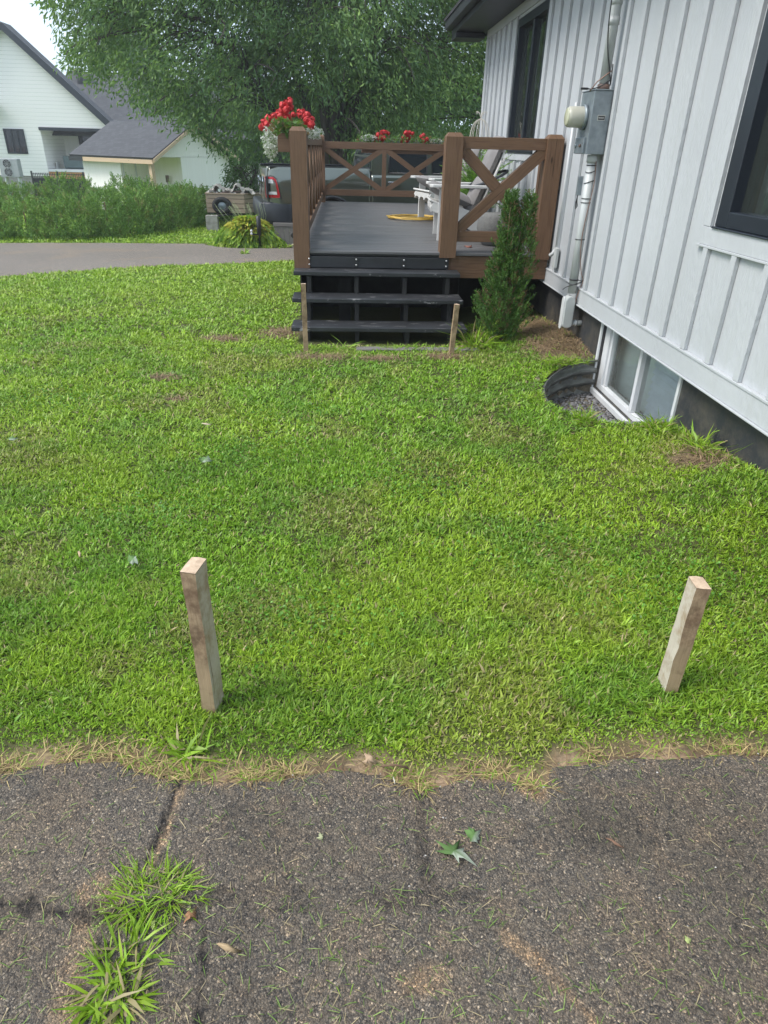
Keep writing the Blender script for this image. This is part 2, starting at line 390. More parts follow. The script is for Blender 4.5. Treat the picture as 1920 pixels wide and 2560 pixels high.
def npmesh(name, V, F, mat, cols=None, parent=None, off=(0, 0, 0), smooth=False):
    """V (n,3); F list of (faces array (k,m)); cols (n,3) per vertex"""
    me = bpy.data.meshes.new(name)
    V = np.asarray(V, dtype=np.float32) - np.array(off, dtype=np.float32)
    me.vertices.add(len(V)); me.vertices.foreach_set('co', V.ravel())
    loops = np.concatenate([f.ravel() for f in F]).astype(np.int32)
    tot = np.concatenate([np.full(len(f), f.shape[1]) for f in F]).astype(np.int32)
    st = np.concatenate([[0], np.cumsum(tot)[:-1]]).astype(np.int32)
    me.loops.add(len(loops)); me.loops.foreach_set('vertex_index', loops)
    me.polygons.add(len(tot)); me.polygons.foreach_set('loop_start', st); me.polygons.foreach_set('loop_total', tot)
    if smooth: me.polygons.foreach_set('use_smooth', np.ones(len(tot), dtype=bool))
    if cols is not None:
        a = me.color_attributes.new('Col', 'FLOAT_COLOR', 'POINT')
        a.data.foreach_set('color', np.concatenate([cols, np.ones((len(cols), 1))], 1).astype(np.float32).ravel())
    me.materials.append(mat); me.update(calc_edges=True)
    o = bpy.data.objects.new(name, me); COL.objects.link(o)
    if parent is not None: o.parent = parent
    return o
# value noise
_T = RNG.random((256, 256))
def vn(x, y, s, o=0):
    x = np.asarray(x) / s + 37.7 + o * 17.3; y = np.asarray(y) / s + 91.1 + o * 5.9
    xi = np.floor(x).astype(int); yi = np.floor(y).astype(int); fx = x - xi; fy = y - yi
    fx = fx * fx * (3 - 2 * fx); fy = fy * fy * (3 - 2 * fy)
    g = lambda a, b: _T[a % 256, b % 256]
    return (g(xi, yi) * (1 - fx) + g(xi + 1, yi) * fx) * (1 - fy) + (g(xi, yi + 1) * (1 - fx) + g(xi + 1, yi + 1) * fx) * fy
def fbm(x, y, s, o=0, n=4):
    r = 0; a = .5; t = 0
    for k in range(n): r = r + a * vn(x, y, s / 2 ** k, o + k); t += a; a *= .5
    return r / t
def ss(x, a, b):
    t = np.clip((np.asarray(x, dtype=float) - a) / (b - a), 0, 1); return t * t * (3 - 2 * t)
WX = 2.05            # outer face of the board siding
WELL = (2.1, 4.61, .63, .74)
def wellr(x, y): return np.sqrt(((x - WELL[0]) / WELL[2]) ** 2 + ((y - WELL[1]) / WELL[3]) ** 2)
def tz(x, y, pit=True):
    x = np.asarray(x, dtype=float); y = np.asarray(y, dtype=float)
    z = -.15 * ss(y, 7.5, 14) - .85 * ss(y, 19, 28)
    bank = (.10 + .14 * np.exp(-((y - 2.7) / .75) ** 2) + .06 * np.exp(-((y - 6.0) / .5) ** 2))
    z = z + bank * ss(x, 1.15, 2.05) * ss(y, 1.55, 2.6) * (1 - ss(y, 8, 11))
    und = (fbm(x, y, .9, 3) - .5) * .05 * ss(y, 1.5, 2.3)
    z = z + und * (1 - ss(y, 8, 9.5))
    if pit: z = np.where((wellr(x, y) < 1.0), -.19 + .02 * vn(x, y, .1), z)
    return z
def tzf(x, y, pit=True): return float(tz(x, y, pit))

# ------------------------------------------------------------------ ground sheets
EDGE = np.array([(-6, 1.5), (-2.5, 1.42), (-1.5, 1.39), (-1.113, 1.367), (-1.005, 1.376), (-.903, 1.402), (-.788, 1.41), (-.674, 1.409), (-.535, 1.341), (-.367, 1.327), (-.195, 1.329), (-.034, 1.356), (.108, 1.334), (.206, 1.281), (.379, 1.324), (.50, 1.29), (.539, 1.262), (.575, 1.27), (.609, 1.344), (.817, 1.371), (1.021, 1.373), (1.3, 1.372), (1.535, 1.375), (3, 1.36), (6, 1.34)])
def edge(x): return np.interp(x, EDGE[:, 0], EDGE[:, 1]) + (fbm(x, x * 0, .06, 9) - .5) * .028
def edgef(x): return np.interp(x, EDGE[:, 0], EDGE[:, 1])
DIRT = [(-.24, 5.70, .24, .10), (.30, 5.66, .20, .07), (.86, 5.73, .22, .10), (-.62, 6.55, .25, .2), (1.92, 5.75, .30, .45), (1.92, 3.2, .15, .16), (-1.15, 6.3, .2, .12), (1.95, 6.4, .3, .6), (-1.4, 5.1, .12, .06), (-1.2, 4.6, .07, .05)]
def dirtmask(x, y):
    r = np.zeros_like(x)
    for cx, cy, a, b in DIRT:
        d = ((x - cx) / a) ** 2 + ((y - cy) / b) ** 2
        r = np.maximum(r, np.clip(1.3 - d + (fbm(x, y, .15, 5) - .5) * 1.4, 0, 1))
    return r
DRIVE = np.array([(-14, 7.6), (-8, 8.6), (-4.65, 9.64), (-3.1, 10.9), (-1.08, 11.9), (.5, 12.6), (6, 13.2), (14, 13.5)])     # near edge of far driveway
DRIVF = np.array([(-14, 13.2), (-6.5, 13.9), (-4.77, 14.15), (-2.5, 14.3), (-1.6, 14.1), (-1.0, 14.3), (-.2, 16.2), (3, 17.5), (14, 18)])
def dnear(x): return np.interp(x, DRIVE[:, 0], DRIVE[:, 1]) + (fbm(x, x * 0 + 3, .5, 2) - .5) * .12
def dfar(x): return np.interp(x, DRIVF[:, 0], DRIVF[:, 1]) + (fbm(x, x * 0 + 8, .4, 6) - .5) * .12
def axis(segs):
    r = []
    for a, b, st in segs: r += list(np.arange(a, b - 1e-6, st))
    return np.array(r + [segs[-1][1]])
xs = axis([(-600, -60, 90), (-60, -16, 6), (-16, -6, .5), (-6, -2, .15), (-2, 1.3, .06), (1.3, 2.3, .025), (2.3, 8, .5), (8, 60, 6), (60, 600, 90)])
ys = axis([(-60, -4, 8), (-4, 1.2, .5), (1.2, 3.7, .06), (3.7, 5.6, .025), (5.6, 9, .1), (9, 18, .2), (18, 30, .6), (30, 60, 4), (60, 900, 80)])
def gridmesh(name, X, Y, Z, cols, mat, keep=None):
    n, k = X.shape
    V = np.stack([X, Y, Z], -1).reshape(-1, 3)
    i = np.arange(n * k).reshape(n, k)
    F = np.stack([i[:-1, :-1], i[:-1, 1:], i[1:, 1:], i[1:, :-1]], -1).reshape(-1, 4)
    if keep is not None: F = F[keep.reshape(-1)]
    return npmesh(name, V, [F], mat, cols.reshape(-1, 3), smooth=True)
def attrmat(name, rough, extra):
    mt, nt, b = newmat(name)
    a = nt.nodes.new('ShaderNodeAttribute'); a.attribute_name = 'Col'
    b.inputs['Roughness'].default_value = rough; b.inputs['Specular IOR Level'].default_value = .3
    extra(nt, b, a.outputs['Color']); return mt
def soilx(nt, b, col):
    f = noise(nt, 60, 5, None, 'Object', .7); g = noise(nt, 400, 3, None, 'Object', .7)
    c = mixc(nt, 1.0, col, ramp(nt, f, [(.25, (.45, .45, .45)), (.75, (1.4, 1.4, 1.4))]), 'MULTIPLY')
    c = mixc(nt, 1.0, c, ramp(nt, g, [(.3, (.7, .7, .7)), (.7, (1.25, 1.25, 1.25))]), 'MULTIPLY')
    nt.links.new(c, b.inputs['Base Color']); bump(nt, b, f, .5, .01)
M['soil'] = attrmat('soil_and_turf', .95, soilx)
def asphx(nt, b, col):
    t = nt.nodes.new('ShaderNodeTexCoord')
    def vor(sc):
        v = nt.nodes.new('ShaderNodeTexVoronoi'); v.inputs['Scale'].default_value = sc; v.inputs['Randomness'].default_value = 1
        nt.links.new(t.outputs['Object'], v.inputs['Vector']); return v
    v1 = vor(215); v2 = vor(520)
    s1 = nt.nodes.new('ShaderNodeSeparateColor'); nt.links.new(v1.outputs['Color'], s1.inputs[0])
    s2 = nt.nodes.new('ShaderNodeSeparateColor'); nt.links.new(v2.outputs['Color'], s2.inputs[0])
    m1 = ramp(nt, s1.outputs[0], [(0, (.45, .45, .48)), (.5, (.8, .79, .8)), (.82, (1.15, 1.12, 1.08)), (.94, (1.6, 1.5, 1.38)), (1, (3.0, 2.85, 2.6))])
    m2 = ramp(nt, s2.outputs[1], [(0, (.5, .5, .5)), (.6, (1, .98, .95)), (.9, (1.5, 1.35, 1.15)), (1, (2.6, 2.2, 1.7))])
    c = mixc(nt, 1, mixc(nt, 1, col, m1, 'MULTIPLY'), m2, 'MULTIPLY')
    fine = noise(nt, 260, 5, None, 'Object', .75)
    c = mixc(nt, 1, c, ramp(nt, fine, [(.3, (.55, .55, .56)), (.5, (1, 1, 1)), (.72, (1.5, 1.45, 1.38))]), 'MULTIPLY')
    med = noise(nt, 55, 6, None, 'Object', .75)
    c = mixc(nt, ramp(nt, med, [(0, (0, 0, 0)), (.44, (0, 0, 0)), (.64, (.5, .5, .5)), (1, (.55, .55, .55))]), c, (.225, .180, .132))
    edge_ = ramp(nt, v1.outputs['Distance'], [(0, (1, 1, 1)), (.45, (1, 1, 1)), (.8, (.7, .68, .66))])
    c = mixc(nt, 1, c, edge_, 'MULTIPLY')
    nt.links.new(c, b.inputs['Base Color'])
    h = nt.nodes.new('ShaderNodeMath'); h.operation = 'MULTIPLY_ADD'; nt.links.new(v1.outputs['Distance'], h.inputs[0]); h.inputs[1].default_value = -1; nt.links.new(noise(nt, 500, 3), h.inputs[2])
    bump(nt, b, h.outputs[0], .75, .006)
M['asphalt'] = attrmat('old_asphalt', .85, asphx)

X, Y = np.meshgrid(xs, ys)
Z = tz(X, Y)
sand = np.array([.37, .255, .165]); thatch = np.array([.07, .062, .025]); turf = np.array([.06, .10, .018]); dirt = np.array([.20, .145, .095])
g = fbm(X, Y, .7, 1)[..., None]
cols = thatch * (1 - g * .5) + turf * (g * .5)
fa = ss(Y, 7, 12)[..., None]; cols = cols * (1 - fa) + np.array([.10, .17, .022]) * fa
dm = dirtmask(X, Y)[..., None]; cols = cols * (1 - dm) + dirt * dm
ed = (Y - edgef(X)); em = (1 - ss(ed, .0, .06 + .10 * fbm(X, Y, .2, 4)))[..., None]; cols = cols * (1 - em) + (sand * (1 - .55 * ss(fbm(X, Y, .09, 19), .45, .65)[..., None])) * em
wm_ = ((wellr(X, Y) < 1.12) * 1.0)[..., None]; cols = cols * (1 - wm_) + np.array([.14, .12, .09]) * wm_
gr = gridmesh('ground', X, Y, Z, cols, M['soil']); tag(gr, kind='structure')

# near asphalt apron
ax_ = axis([(-9, -1.7, .3), (-1.7, 1.9, .012), (1.9, 9, .3)]); at_ = axis([(0, .95, .012), (.95, 1.6, .05), (1.6, 9, .5)])
A, T = np.meshgrid(ax_, at_); Ay = edge(A) - T
def seg(P, x, y):
    d = np.full(x.shape, 9.)
    for (a, b), (c, e) in zip(P[:-1], P[1:]):
        L2 = (c - a) ** 2 + (e - b) ** 2; t = np.clip(((x - a) * (c - a) + (y - b) * (e - b)) / L2, 0, 1)
        d = np.minimum(d, np.hypot(x - a - t * (c - a), y - b - t * (e - b)))
    return d
wob = (fbm(A, Ay, .05, 12) - .5)
c1 = seg([(-.478, 1.35), (-.484, 1.30), (-.491, 1.246), (-.498, 1.161), (-.513, 1.08)], A, Ay)
c1s = seg([(-.468, 1.35), (-.472, 1.30), (-.475, 1.246), (-.482, 1.161), (-.495, 1.06)], A, Ay)
c2 = seg([(-1.3, 1.0), (-.837, .985), (-.72, .965), (-.615, .946), (-.5, .95), (-.339, .973), (-.1, .965), (.088, .957), (.3, .965)], A, Ay)
c3 = seg([(-.34, .93), (-.332, .881), (-.322, .81), (-.314, .758), (-.318, .6)], A, Ay)
c4_ = seg([(.201, 1.33), (.205, 1.25), (.195, 1.136), (.2, 1.0)], A, Ay)
tar = np.maximum.reduce([1 - ss(c1 + wob * .016, .006, .010), (1 - ss(c2 + wob * .06, .010, .026)) * np.where(A < -.4, .85, .42) * ss(fbm(A, Ay, .12, 21), .33, .48), (1 - ss(c3 + wob * .014, .005, .009)) * .95, (1 - ss(c4_ + wob * .03, .004, .02)) * .6])
sm = np.maximum.reduce([(1 - ss(c1s + wob * .02, .004, .016)) * 1.0,
    (1 - ss(T + wob * .09, .0, .035)) * ss(fbm(A, Ay, .25, 33), .38, .55) * 1.0,
    (1 - ss(np.hypot((A + .60) / .07, (Ay - 1.0) / .055) + wob * 1.5, .5, 1.1)),
    (1 - ss(seg([(-.62, .93), (-.60, .8), (-.58, .6)], A, Ay) + wob * .06, .01, .05)) * .9,
    (1 - ss(np.hypot((A - .17) / .09, (Ay - .785) / .03) + wob * 2, .4, 1.2)) * 1.0,
    (1 - ss(seg([(.37, .86), (.42, .815), (.47, .74), (.52, .68), (.56, .62)], A, Ay) + wob * .03, .004, .026)) * 1.0,
    (1 - ss(np.hypot((A - .54) / .07, (Ay - 1.27) / .05) + wob * 1, .5, 1.0)),
    (1 - ss(np.hypot((A - .42) / .06, (Ay - 1.31) / .03) + wob * 1, .5, 1.0)),
    .22 * ss(fbm(A, Ay, .22, 40), .5, .72), .22 * ss(fbm(A, Ay, .05, 50), .55, .7)])
base = np.array([.130, .122, .113]) * (.80 + .4 * fbm(A, Ay, .35, 60))[..., None]
dk = (ss(fbm(A, Ay, .3, 70), .55, .7) * .18 + (1 - ss(np.hypot((A - .62) / .28, (Ay - 1.12) / .09), .3, 1.1)) * .2)[..., None]
base = base * (1 - np.clip(dk, 0, .6))
gfine = ss(fbm(A, Ay, .03, 80, 2), .35, .75)
smk = np.clip(sm * (.65 + .6 * gfine), 0, 1)[..., None]
ca = base * (1 - smk) + np.array([.30, .225, .155]) * smk
tk = tar[..., None]; ca = ca * (1 - tk) + np.array([.016, .016, .018]) * tk
Az = .008 + (fbm(A, Ay, .25, 90) - .5) * .008 - .004 * (1 - ss(c1, 0, .008)) + .0025 * fbm(A, Ay, .015, 91, 2)
Az = Az + .004 * ss(T, 0, .02); Az = np.where(T < 1e-6, -.01, Az)
tag(gridmesh('driveway', A, Ay, Az, ca, M['asphalt']), kind='structure')
# far driveway, on the falling ground
fx = axis([(-60, -14, 4), (-14, 6, .12), (6, 60, 4)]); ft = np.linspace(0, 1, 50)
FX, FT = np.meshgrid(fx, ft); FY = dnear(FX) * (1 - FT) + dfar(FX) * FT
FZ = tz(FX, FY) + .014; FZ[0] -= .03; FZ[-1] -= .03
fc = np.array([.235, .225, .220]) * (.8 + .4 * fbm(FX, FY, 1.2, 61))[..., None]
k = (ss(fbm(FX, FY, .5, 62), .6, .75) * .35 + np.clip(1 - np.minimum(FT, 1 - FT) / .05, 0, 1) * .6 * fbm(FX, FY, .3, 5))[..., None]
fc = fc * (1 - k) + np.array([.33, .27, .20]) * k
tag(gridmesh('driveway', FX, FY, FZ, fc, M['asphalt']), kind='structure')

# ------------------------------------------------------------------ blades and leaves
def camproj(x, y, z):
    v = np.stack([x, y, z - CAMH], -1) @ R
    d = np.maximum(v[..., 2], .05)
    return 960 + 1660 * v[..., 0] / d, 1280 + 1660 * v[..., 1] / d, v[..., 2]
def blades(name, P, az, lean, L, W, cols, mat, parent=None, off=(0, 0, 0), droop=.35, twist=None):
    """curved tapering blades: 5 vertices, one quad and one tip triangle"""
    n = len(P)
    h = np.stack([np.cos(az), np.sin(az), np.zeros(n)], -1); sd_ = np.stack([-np.sin(az), np.cos(az), np.zeros(n)], -1)
    if twist is not None: sd_ = sd_ * np.cos(twist)[:, None] + np.stack([h[:, 0] * 0, h[:, 0] * 0, np.sin(twist)], -1)
    up = np.array([0, 0, 1.])
    d1 = h * np.sin(lean)[:, None] + up * np.cos(lean)[:, None]
    l2 = np.minimum(lean + droop * (.5 + RNG.random(n)), 2.2); d2 = h * np.sin(l2)[:, None] + up * np.cos(l2)[:, None]
    L = np.asarray(L)[:, None]; W = np.asarray(W)[:, None]
    mid = P + d1 * L * .5; tip = mid + d2 * L * .5
    V = np.stack([P - sd_ * W * .3, P + sd_ * W * .3, mid + sd_ * W * .5, mid - sd_ * W * .5, tip], 1).reshape(-1, 3)
    b = np.arange(n)[:, None] * 5
    F = [b + np.array([[0, 1, 2, 3]]), b + np.array([[3, 2, 4]])]
    return npmesh(name, V, F, mat, np.repeat(cols, 5, 0), parent, off)
def leaves(name, P, D, L, W, cols, mat, parent=None, off=(0, 0, 0), fold=.25):
    """pointed leaves folded along the midrib: 4 vertices, 2 triangles"""
    n = len(P); D = D / np.linalg.norm(D, axis=1, keepdims=True)
    r = RNG.normal(size=(n, 3)); s_ = np.cross(D, r); s_ /= np.linalg.norm(s_, axis=1, keepdims=True) + 1e-9; u = np.cross(s_, D)
    L = np.asarray(L)[:, None]; W = np.asarray(W)[:, None]
    V = np.stack([P, P + D * L * .45 + s_ * W * .5 + u * W * fold, P + D * L, P + D * L * .45 - s_ * W * .5 + u * W * fold], 1).reshape(-1, 3)
    b = np.arange(n)[:, None] * 4
    F = [b + np.array([[0, 1, 2]]), b + np.array([[0, 2, 3]])]
    return npmesh(name, V, F, mat, np.repeat(cols, 4, 0), parent, off)

GA = np.array([.31, .46, .032]); GB = np.array([.22, .405, .028]); GC = np.array([.125, .275, .034]); GD = np.array([.44, .36, .18]); GO = np.array([.30, .32, .065])
def lawn_points(x0, x1, y0, y1, dens):
    n = int((x1 - x0) * (y1 - y0) * dens); x = RNG.uniform(x0, x1, n); y = RNG.uniform(y0, y1, n)
    px, py, d = camproj(x, y, np.zeros(n)); k = (px > -1500) & (px < 2900) & (py < 3300) & (d > 0)
    x, y = x[k], y[k]
    m_ = (y > edge(x) - .005 + .075 * fbm(x, y, .11, 7) * (.5 + 1.1 * fbm(x, y, .33, 8))) & (wellr(x, y) > .985) & ~((x > -.46) & (y > 6.1) & (x < 1.15)) & ~((x > -.5) & (y > 6.9) & (y < 13.4)) & (x < 2.08)
    m_ &= ~((y > dnear(x) + .0) & (y < dfar(x)))
    m_ &= RNG.random(len(x)) > dirtmask(x, y) * .93
    ed = y - edgef(x); m_ &= RNG.random(len(x)) < np.clip((ed - .0) / .11, .15, 1)
    m_ &= RNG.random(len(x)) < .55 + .9 * fbm(x, y, .28, 15)
    return x[m_], y[m_]
def lawn_cols(x, y, jit):
    n = len(x)
    a = ss(fbm(x, y, .85, 20), .38, .62); b = ss(fbm(x, y, .30, 25), .42, .68); o = ss(fbm(x, y, .5, 31), .56, .72)
    t = np.clip(a + RNG.normal(0, .28, n), 0, 1)[:, None]; c = GB * (1 - t) + GA * t
    t = np.clip((b * .75 + RNG.normal(0, .2, n)) * .75, 0, 1)[:, None]; c = c * (1 - t) + GC * t
    t = np.clip(o * .55 + RNG.normal(0, .15, n), 0, .7)[:, None]; c = c * (1 - t) + GO * t
    ed = y - edgef(x)
    pd = .035 + .10 * o + .5 * (1 - ss(ed, .0, .11)) + .25 * dirtmask(x, y)
    dr = (RNG.random(n) < pd)[:, None]; c = np.where(dr, GD * RNG.uniform(.6, 1.25, n)[:, None], c)
    fy = ss(y, 5, 9)[:, None]; c = c * (1 - fy * .5) + np.array([.33, .47, .055]) * fy * .5  # sun glare on the far lawn mixed into the blade colour
    return c * RNG.uniform(1 - jit * 1.5, 1 + jit * 1.5, n)[:, None]
def lawn_patch(x0, x1, y0, y1, dens, per, L0, W0, spread, lean0=(.35, 1.35)):
    x, y = lawn_points(x0, x1, y0, y1, dens)
    x = np.repeat(x, per); y = np.repeat(y, per); n = len(x)
    az = RNG.uniform(0, 2 * np.pi, n); rr = RNG.random(n) * spread
    x = x + np.cos(az) * rr; y = y + np.sin(az) * rr
    hf = .65 + .8 * fbm(x, y, .35, 44)
    ed = np.clip((y - edgef(x)) / .2, .45, 1)
    L = L0 * hf * RNG.uniform(.55, 1.35, n) * ed; W = W0 * RNG.uniform(.6, 1.4, n)
    lean = RNG.uniform(lean0[0], lean0[1], n)
    P = np.stack([x, y, tz(x, y) - .004], -1)
    return P, az + RNG.normal(0, .5, n), lean, L, W, lawn_cols(x, y, .22)
parts = [lawn_patch(-2.9, 2.15, 1.33, 2.4, 8200, 4, .029, .0050, .010, (.25, 1.2)),
         lawn_patch(-3.8, 2.15, 2.4, 3.9, 4700, 4, .031, .0062, .013, (.25, 1.2)),
         lawn_patch(-1.9, 2.15, 1.36, 3.2, 200, 6, .042, .0075, .012, (.5, 1.3)),
         lawn_patch(-5.6, 2.15, 3.9, 6.3, 2400, 4, .040, .0082, .018, (.4, 1.4)),
         lawn_patch(-9.5, 2.15, 6.3, 9.2, 950, 4, .046, .0115, .026),
         lawn_patch(-12, 2.15, 9.2, 14, 460, 4, .050, .016, .04),
         lawn_patch(-11, -1.2, 13.8, 20, 180, 4, .06, .024, .05),
         # fine thatch between the broad blades
         lawn_patch(-2.6, 2.15, 1.33, 2.6, 9000, 1, .034, .0022, .01, (.1, 1.5))]
cat_ = [np.concatenate([p[k] for p in parts]) for k in range(6)]
gl = blades('lawn_grass', cat_[0], cat_[1], cat_[2], cat_[3], cat_[4], cat_[5], M['grass'], twist=RNG.normal(0, .45, len(cat_[0])))
tag(gl, 'short bright green lawn with coarse crabgrass blades and duller patches', 'grass', kind='stuff')
# dry straw thatch along the asphalt edge
n = 13000; x = RNG.uniform(-2.9, 2.1, n); y = edgef(x) + RNG.normal(.012, .022, n)
kk = RNG.random(n) < np.where((fbm(x, y, .16, 55) > .5), 1, .14); x, y = x[kk], y[kk]; n = len(x)
c = GD * RNG.uniform(.55, 1.35, n)[:, None] * np.array([1, .93, .85]); c = np.where((RNG.random(n) < .32)[:, None], np.array([.20, .125, .07]), c); gm = (RNG.random(n) < .2)[:, None]; c = np.where(gm, GB * .8, c)
st = blades('dry_straw', np.stack([x, y, np.full(n, .006)], -1), RNG.uniform(0, 6.28, n), RNG.uniform(1.0, 1.55, n), RNG.uniform(.02, .07, n), RNG.uniform(.0012, .003, n), c, M['litter'])
tag(st, 'dry tan grass thatch matted along the edge of the asphalt', 'dry grass', kind='stuff')
# straw mulch on bare dirt by stairs and well
PX, PY = [], []
for cx, cy, a, b in DIRT:
    q = int(5200 * a * b / .06 * .25) + 60; PX.append(RNG.normal(cx, a * .55, q)); PY.append(RNG.normal(cy, b * .55, q))
x = np.concatenate(PX); y = np.concatenate(PY); kk = (x < 2.05) & (wellr(x, y) > 1.02) & ~((x > -.5) & (y > 6.2) & (x < 1.1)); x, y = x[kk], y[kk]; n = len(x)
c = np.array([.34, .24, .14]) * RNG.uniform(.4, 1.3, n)[:, None]
tag(blades('straw_mulch', np.stack([x, y, tz(x, y) + .004], -1), RNG.uniform(0, 6.28, n), RNG.uniform(1.0, 1.5, n), RNG.uniform(.04, .12, n), RNG.uniform(.002, .005, n), c, M['litter']),
    'dead brown grass lying on bare soil patches near the steps and house', 'dry grass', kind='stuff')
# clippings over the asphalt
n = 11000; x = RNG.uniform(-1.5, 1.6, n); y = RNG.uniform(.3, 1.36, n)
dn = fbm(x, y, .3, 66) * .6 + .5 * (1 - ss(y, .5, 1.0)) + .25 * (1 - ss(np.abs(y - .93), .0, .1)); kk = (RNG.random(n) < dn) & (y < edge(x)); x, y = x[kk], y[kk]; n = len(x)
mixv = RNG.random(n)[:, None]; c = np.where(mixv < .5, np.array([.15, .24, .055]), np.where(mixv < .72, np.array([.27, .36, .11]), np.array([.42, .34, .2]))) * RNG.uniform(.6, 1.2, n)[:, None]
tag(blades('grass_clippings', np.stack([x, y, np.full(n, .016)], -1), RNG.uniform(0, 6.28, n), RNG.uniform(1.3, 1.62, n), RNG.uniform(.008, .045, n), RNG.uniform(.0008, .0022, n), c, M['litter'], droop=.15),
    'cut grass clippings scattered over the dark asphalt', 'grass clippings', kind='stuff')
# loose grit
def stones(name, x, y, z, r, cols, label, cat, squash=.55):
    n = len(x); base = np.array([(1, 0, 0), (-.5, .87, 0), (-.5, -.87, 0), (.3, .5, .8), (.3, -.6, .75), (-.7, 0, .7)])
    a = RNG.uniform(0, 6.28, n); ca_, sa_ = np.cos(a), np.sin(a)
    V = base[None] * (1 + RNG.normal(0, .18, (n, 6, 1)))
    vx = V[..., 0] * ca_[:, None] - V[..., 1] * sa_[:, None]; vy = V[..., 0] * sa_[:, None] + V[..., 1] * ca_[:, None]
    V = np.stack([vx, vy * .8, V[..., 2] * squash], -1) * r[:, None, None] + np.stack([x, y, z], -1)[:, None]
    b = np.arange(n)[:, None] * 6
    F = [b + np.array([[3, 5, 4]]), b + np.array([[0, 3, 4]]), b + np.array([[0, 1, 3]]), b + np.array([[1, 5, 3]]), b + np.array([[1, 2, 5]]), b + np.array([[2, 4, 5]]), b + np.array([[2, 0, 4]])]
    return tag(npmesh(name, V.reshape(-1, 3), F, M['stone'], np.repeat(cols, 6, 0)), label, cat, kind='stuff')
n = 16000; x = RNG.uniform(-1.5, 1.6, n); y = RNG.uniform(.3, 1.38, n); kk = y < edge(x); x, y = x[kk], y[kk]; n = len(x)
r = np.abs(RNG.normal(0, .0016, n)) + .0011; q = RNG.random(n)[:, None]
c = np.where(q < .45, np.array([.045, .043, .045]), np.where(q < .72, np.array([.15, .13, .115]), np.where(q < .93, np.array([.27, .215, .155]), np.array([.50, .47, .44])))) * RNG.uniform(.6, 1.2, n)[:, None]
stones('loose_grit', x, y, np.full(n, .0105), r, c, 'loose grit and small pale chips lying on the asphalt', 'grit')
n = 2600; t = RNG.uniform(0, 1, n) ** .5; a = RNG.uniform(0, 6.28, n); x = WELL[0] + WELL[2] * .97 * t * np.cos(a); y = WELL[1] + WELL[3] * .97 * t * np.sin(a); kk = x < 2.11; x, y = x[kk], y[kk]; n = len(x)
c = np.array([.19, .185, .19]) * RNG.uniform(.35, 1.3, n)[:, None]
stones('well_gravel', x, y, tz(x, y) + .004, RNG.uniform(.008, .022, n), c, 'crushed grey gravel at the bottom of the window well', 'gravel', .7)
# ------------------------------------------------------------------ the house on the right
H0 = (WX, 2.0, 0)
house = thing('house', 'white board and batten house with dark windows at the right', 'house', H0)
YE = 11.25; ZB = .46; ZT = 3.09
W1 = (2.2, 3.886, 1.277, 2.62)      # near window opening (y0,y1,z0,z1)
W2 = (8.05, 9.46, 1.60, 2.96)       # window above the deck
mb = MB()
def wallstrip(y0, y1, z0, z1, x0=WX, x1=WX + .12): mb.box(x0, y0, z0, x1, y1, z1)
wallstrip(-3, W1[0], ZB + .12, ZT); wallstrip(W1[0], W1[1], ZB + .12, W1[2]); wallstrip(W1[0], W1[1], W1[3], ZT)
wallstrip(W1[1], W2[0], ZB + .12, ZT); wallstrip(W2[0], W2[1], ZB + .12, W2[2]); wallstrip(W2[0], W2[1], W2[3], ZT); wallstrip(W2[1], YE, ZB + .12, ZT)
mb.box(WX, YE, ZB + .12, 9, YE + .1, ZT)             # far end wall
mb.box(WX + .12, -3.1, ZB + .12, 9, -3, ZT)
# battens
for k in range(-18, 30):
    y = 4.215 + .3125 * k - .045
    if y < -2.9 or y > YE - .05: continue
    zb = ZB + .135
    if W1[0] - .05 < y < W1[1] + .07:
        mb.box(WX - .026, y, zb, WX - .001, y + .050, 1.178); mb.box(WX - .026, y, W1[3] + .08, WX - .001, y + .050, ZT - .1); continue
    if W2[0] - .08 < y < W2[1] + .05:
        mb.box(WX - .026, y, zb, WX - .001, y + .050, W2[2] - .09); continue
    mb.box(WX - .026, y, zb, WX - .001, y + .050, ZT - .1)
wl = mb.build('wall', M['siding'], house, bev=.003)
mb = MB()
mb.box(WX - .024, -3, ZB, WX - .0005, YE + .1, ZB + .118)          # skirt board
mb.box(WX - .036, -3, ZB - .012, WX + .03, YE + .1, ZB - .001)      # drip edge
mb.box(WX - .030, -3, ZB + .1185, WX - .0008, YE + .1, ZB + .134)       # ledge above skirt
mb.build('skirt_board', M['siding'], house, bev=.003)
mb = MB()
mb.box(WX - .022, -3, ZT - .098, WX - .0006, YE + .12, ZT - .002)
mb.box(WX - .024, YE - .02, ZB + .136, WX - .0007, YE + .12, ZT - .1)
mb.box(WX - .022, W1[0] - .0, 1.1795, WX - .0005, W1[1] + .10, W1[2] - .005)   # apron panel under the near window
mb.box(WX - .028, W1[0] - .0, 1.166, WX - .001, W1[1] + .12, 1.1785)
mb.box(WX - .022, W1[1] + .012, W1[2] - .003, WX - .0009, W1[1] + .095, ZT - .1)
mb.box(WX - .022, W2[0] - .09, W2[2] - .08, WX - .0011, W2[1] + .09, W2[2] - .012)
mb.box(WX - .022, W2[1] + .01, W2[2] - .011, WX - .0012, W2[1] + .09, ZT - .1)
mb.box(WX - .022, W2[0] - .09, W2[2] - .011, WX - .0013, W2[0] - .01, ZT - .1)
mb.build('trim', M['siding'], house, bev=.002)
mb = MB()
BW = (3.93, 5.335, -.115, .43)
for a in ((-3, BW[0], -.7, ZB - .012), (BW[0], BW[1], -.7, BW[2]), (BW[1], YE, -.7, ZB - .012), (BW[0], BW[1], BW[3] + .001, ZB - .0125)): mb.box(WX + .045, a[0], a[2], WX + .25, a[1], a[3])
mb.box(WX + .25, YE - .2, -.7, 9, YE, ZB - .012)
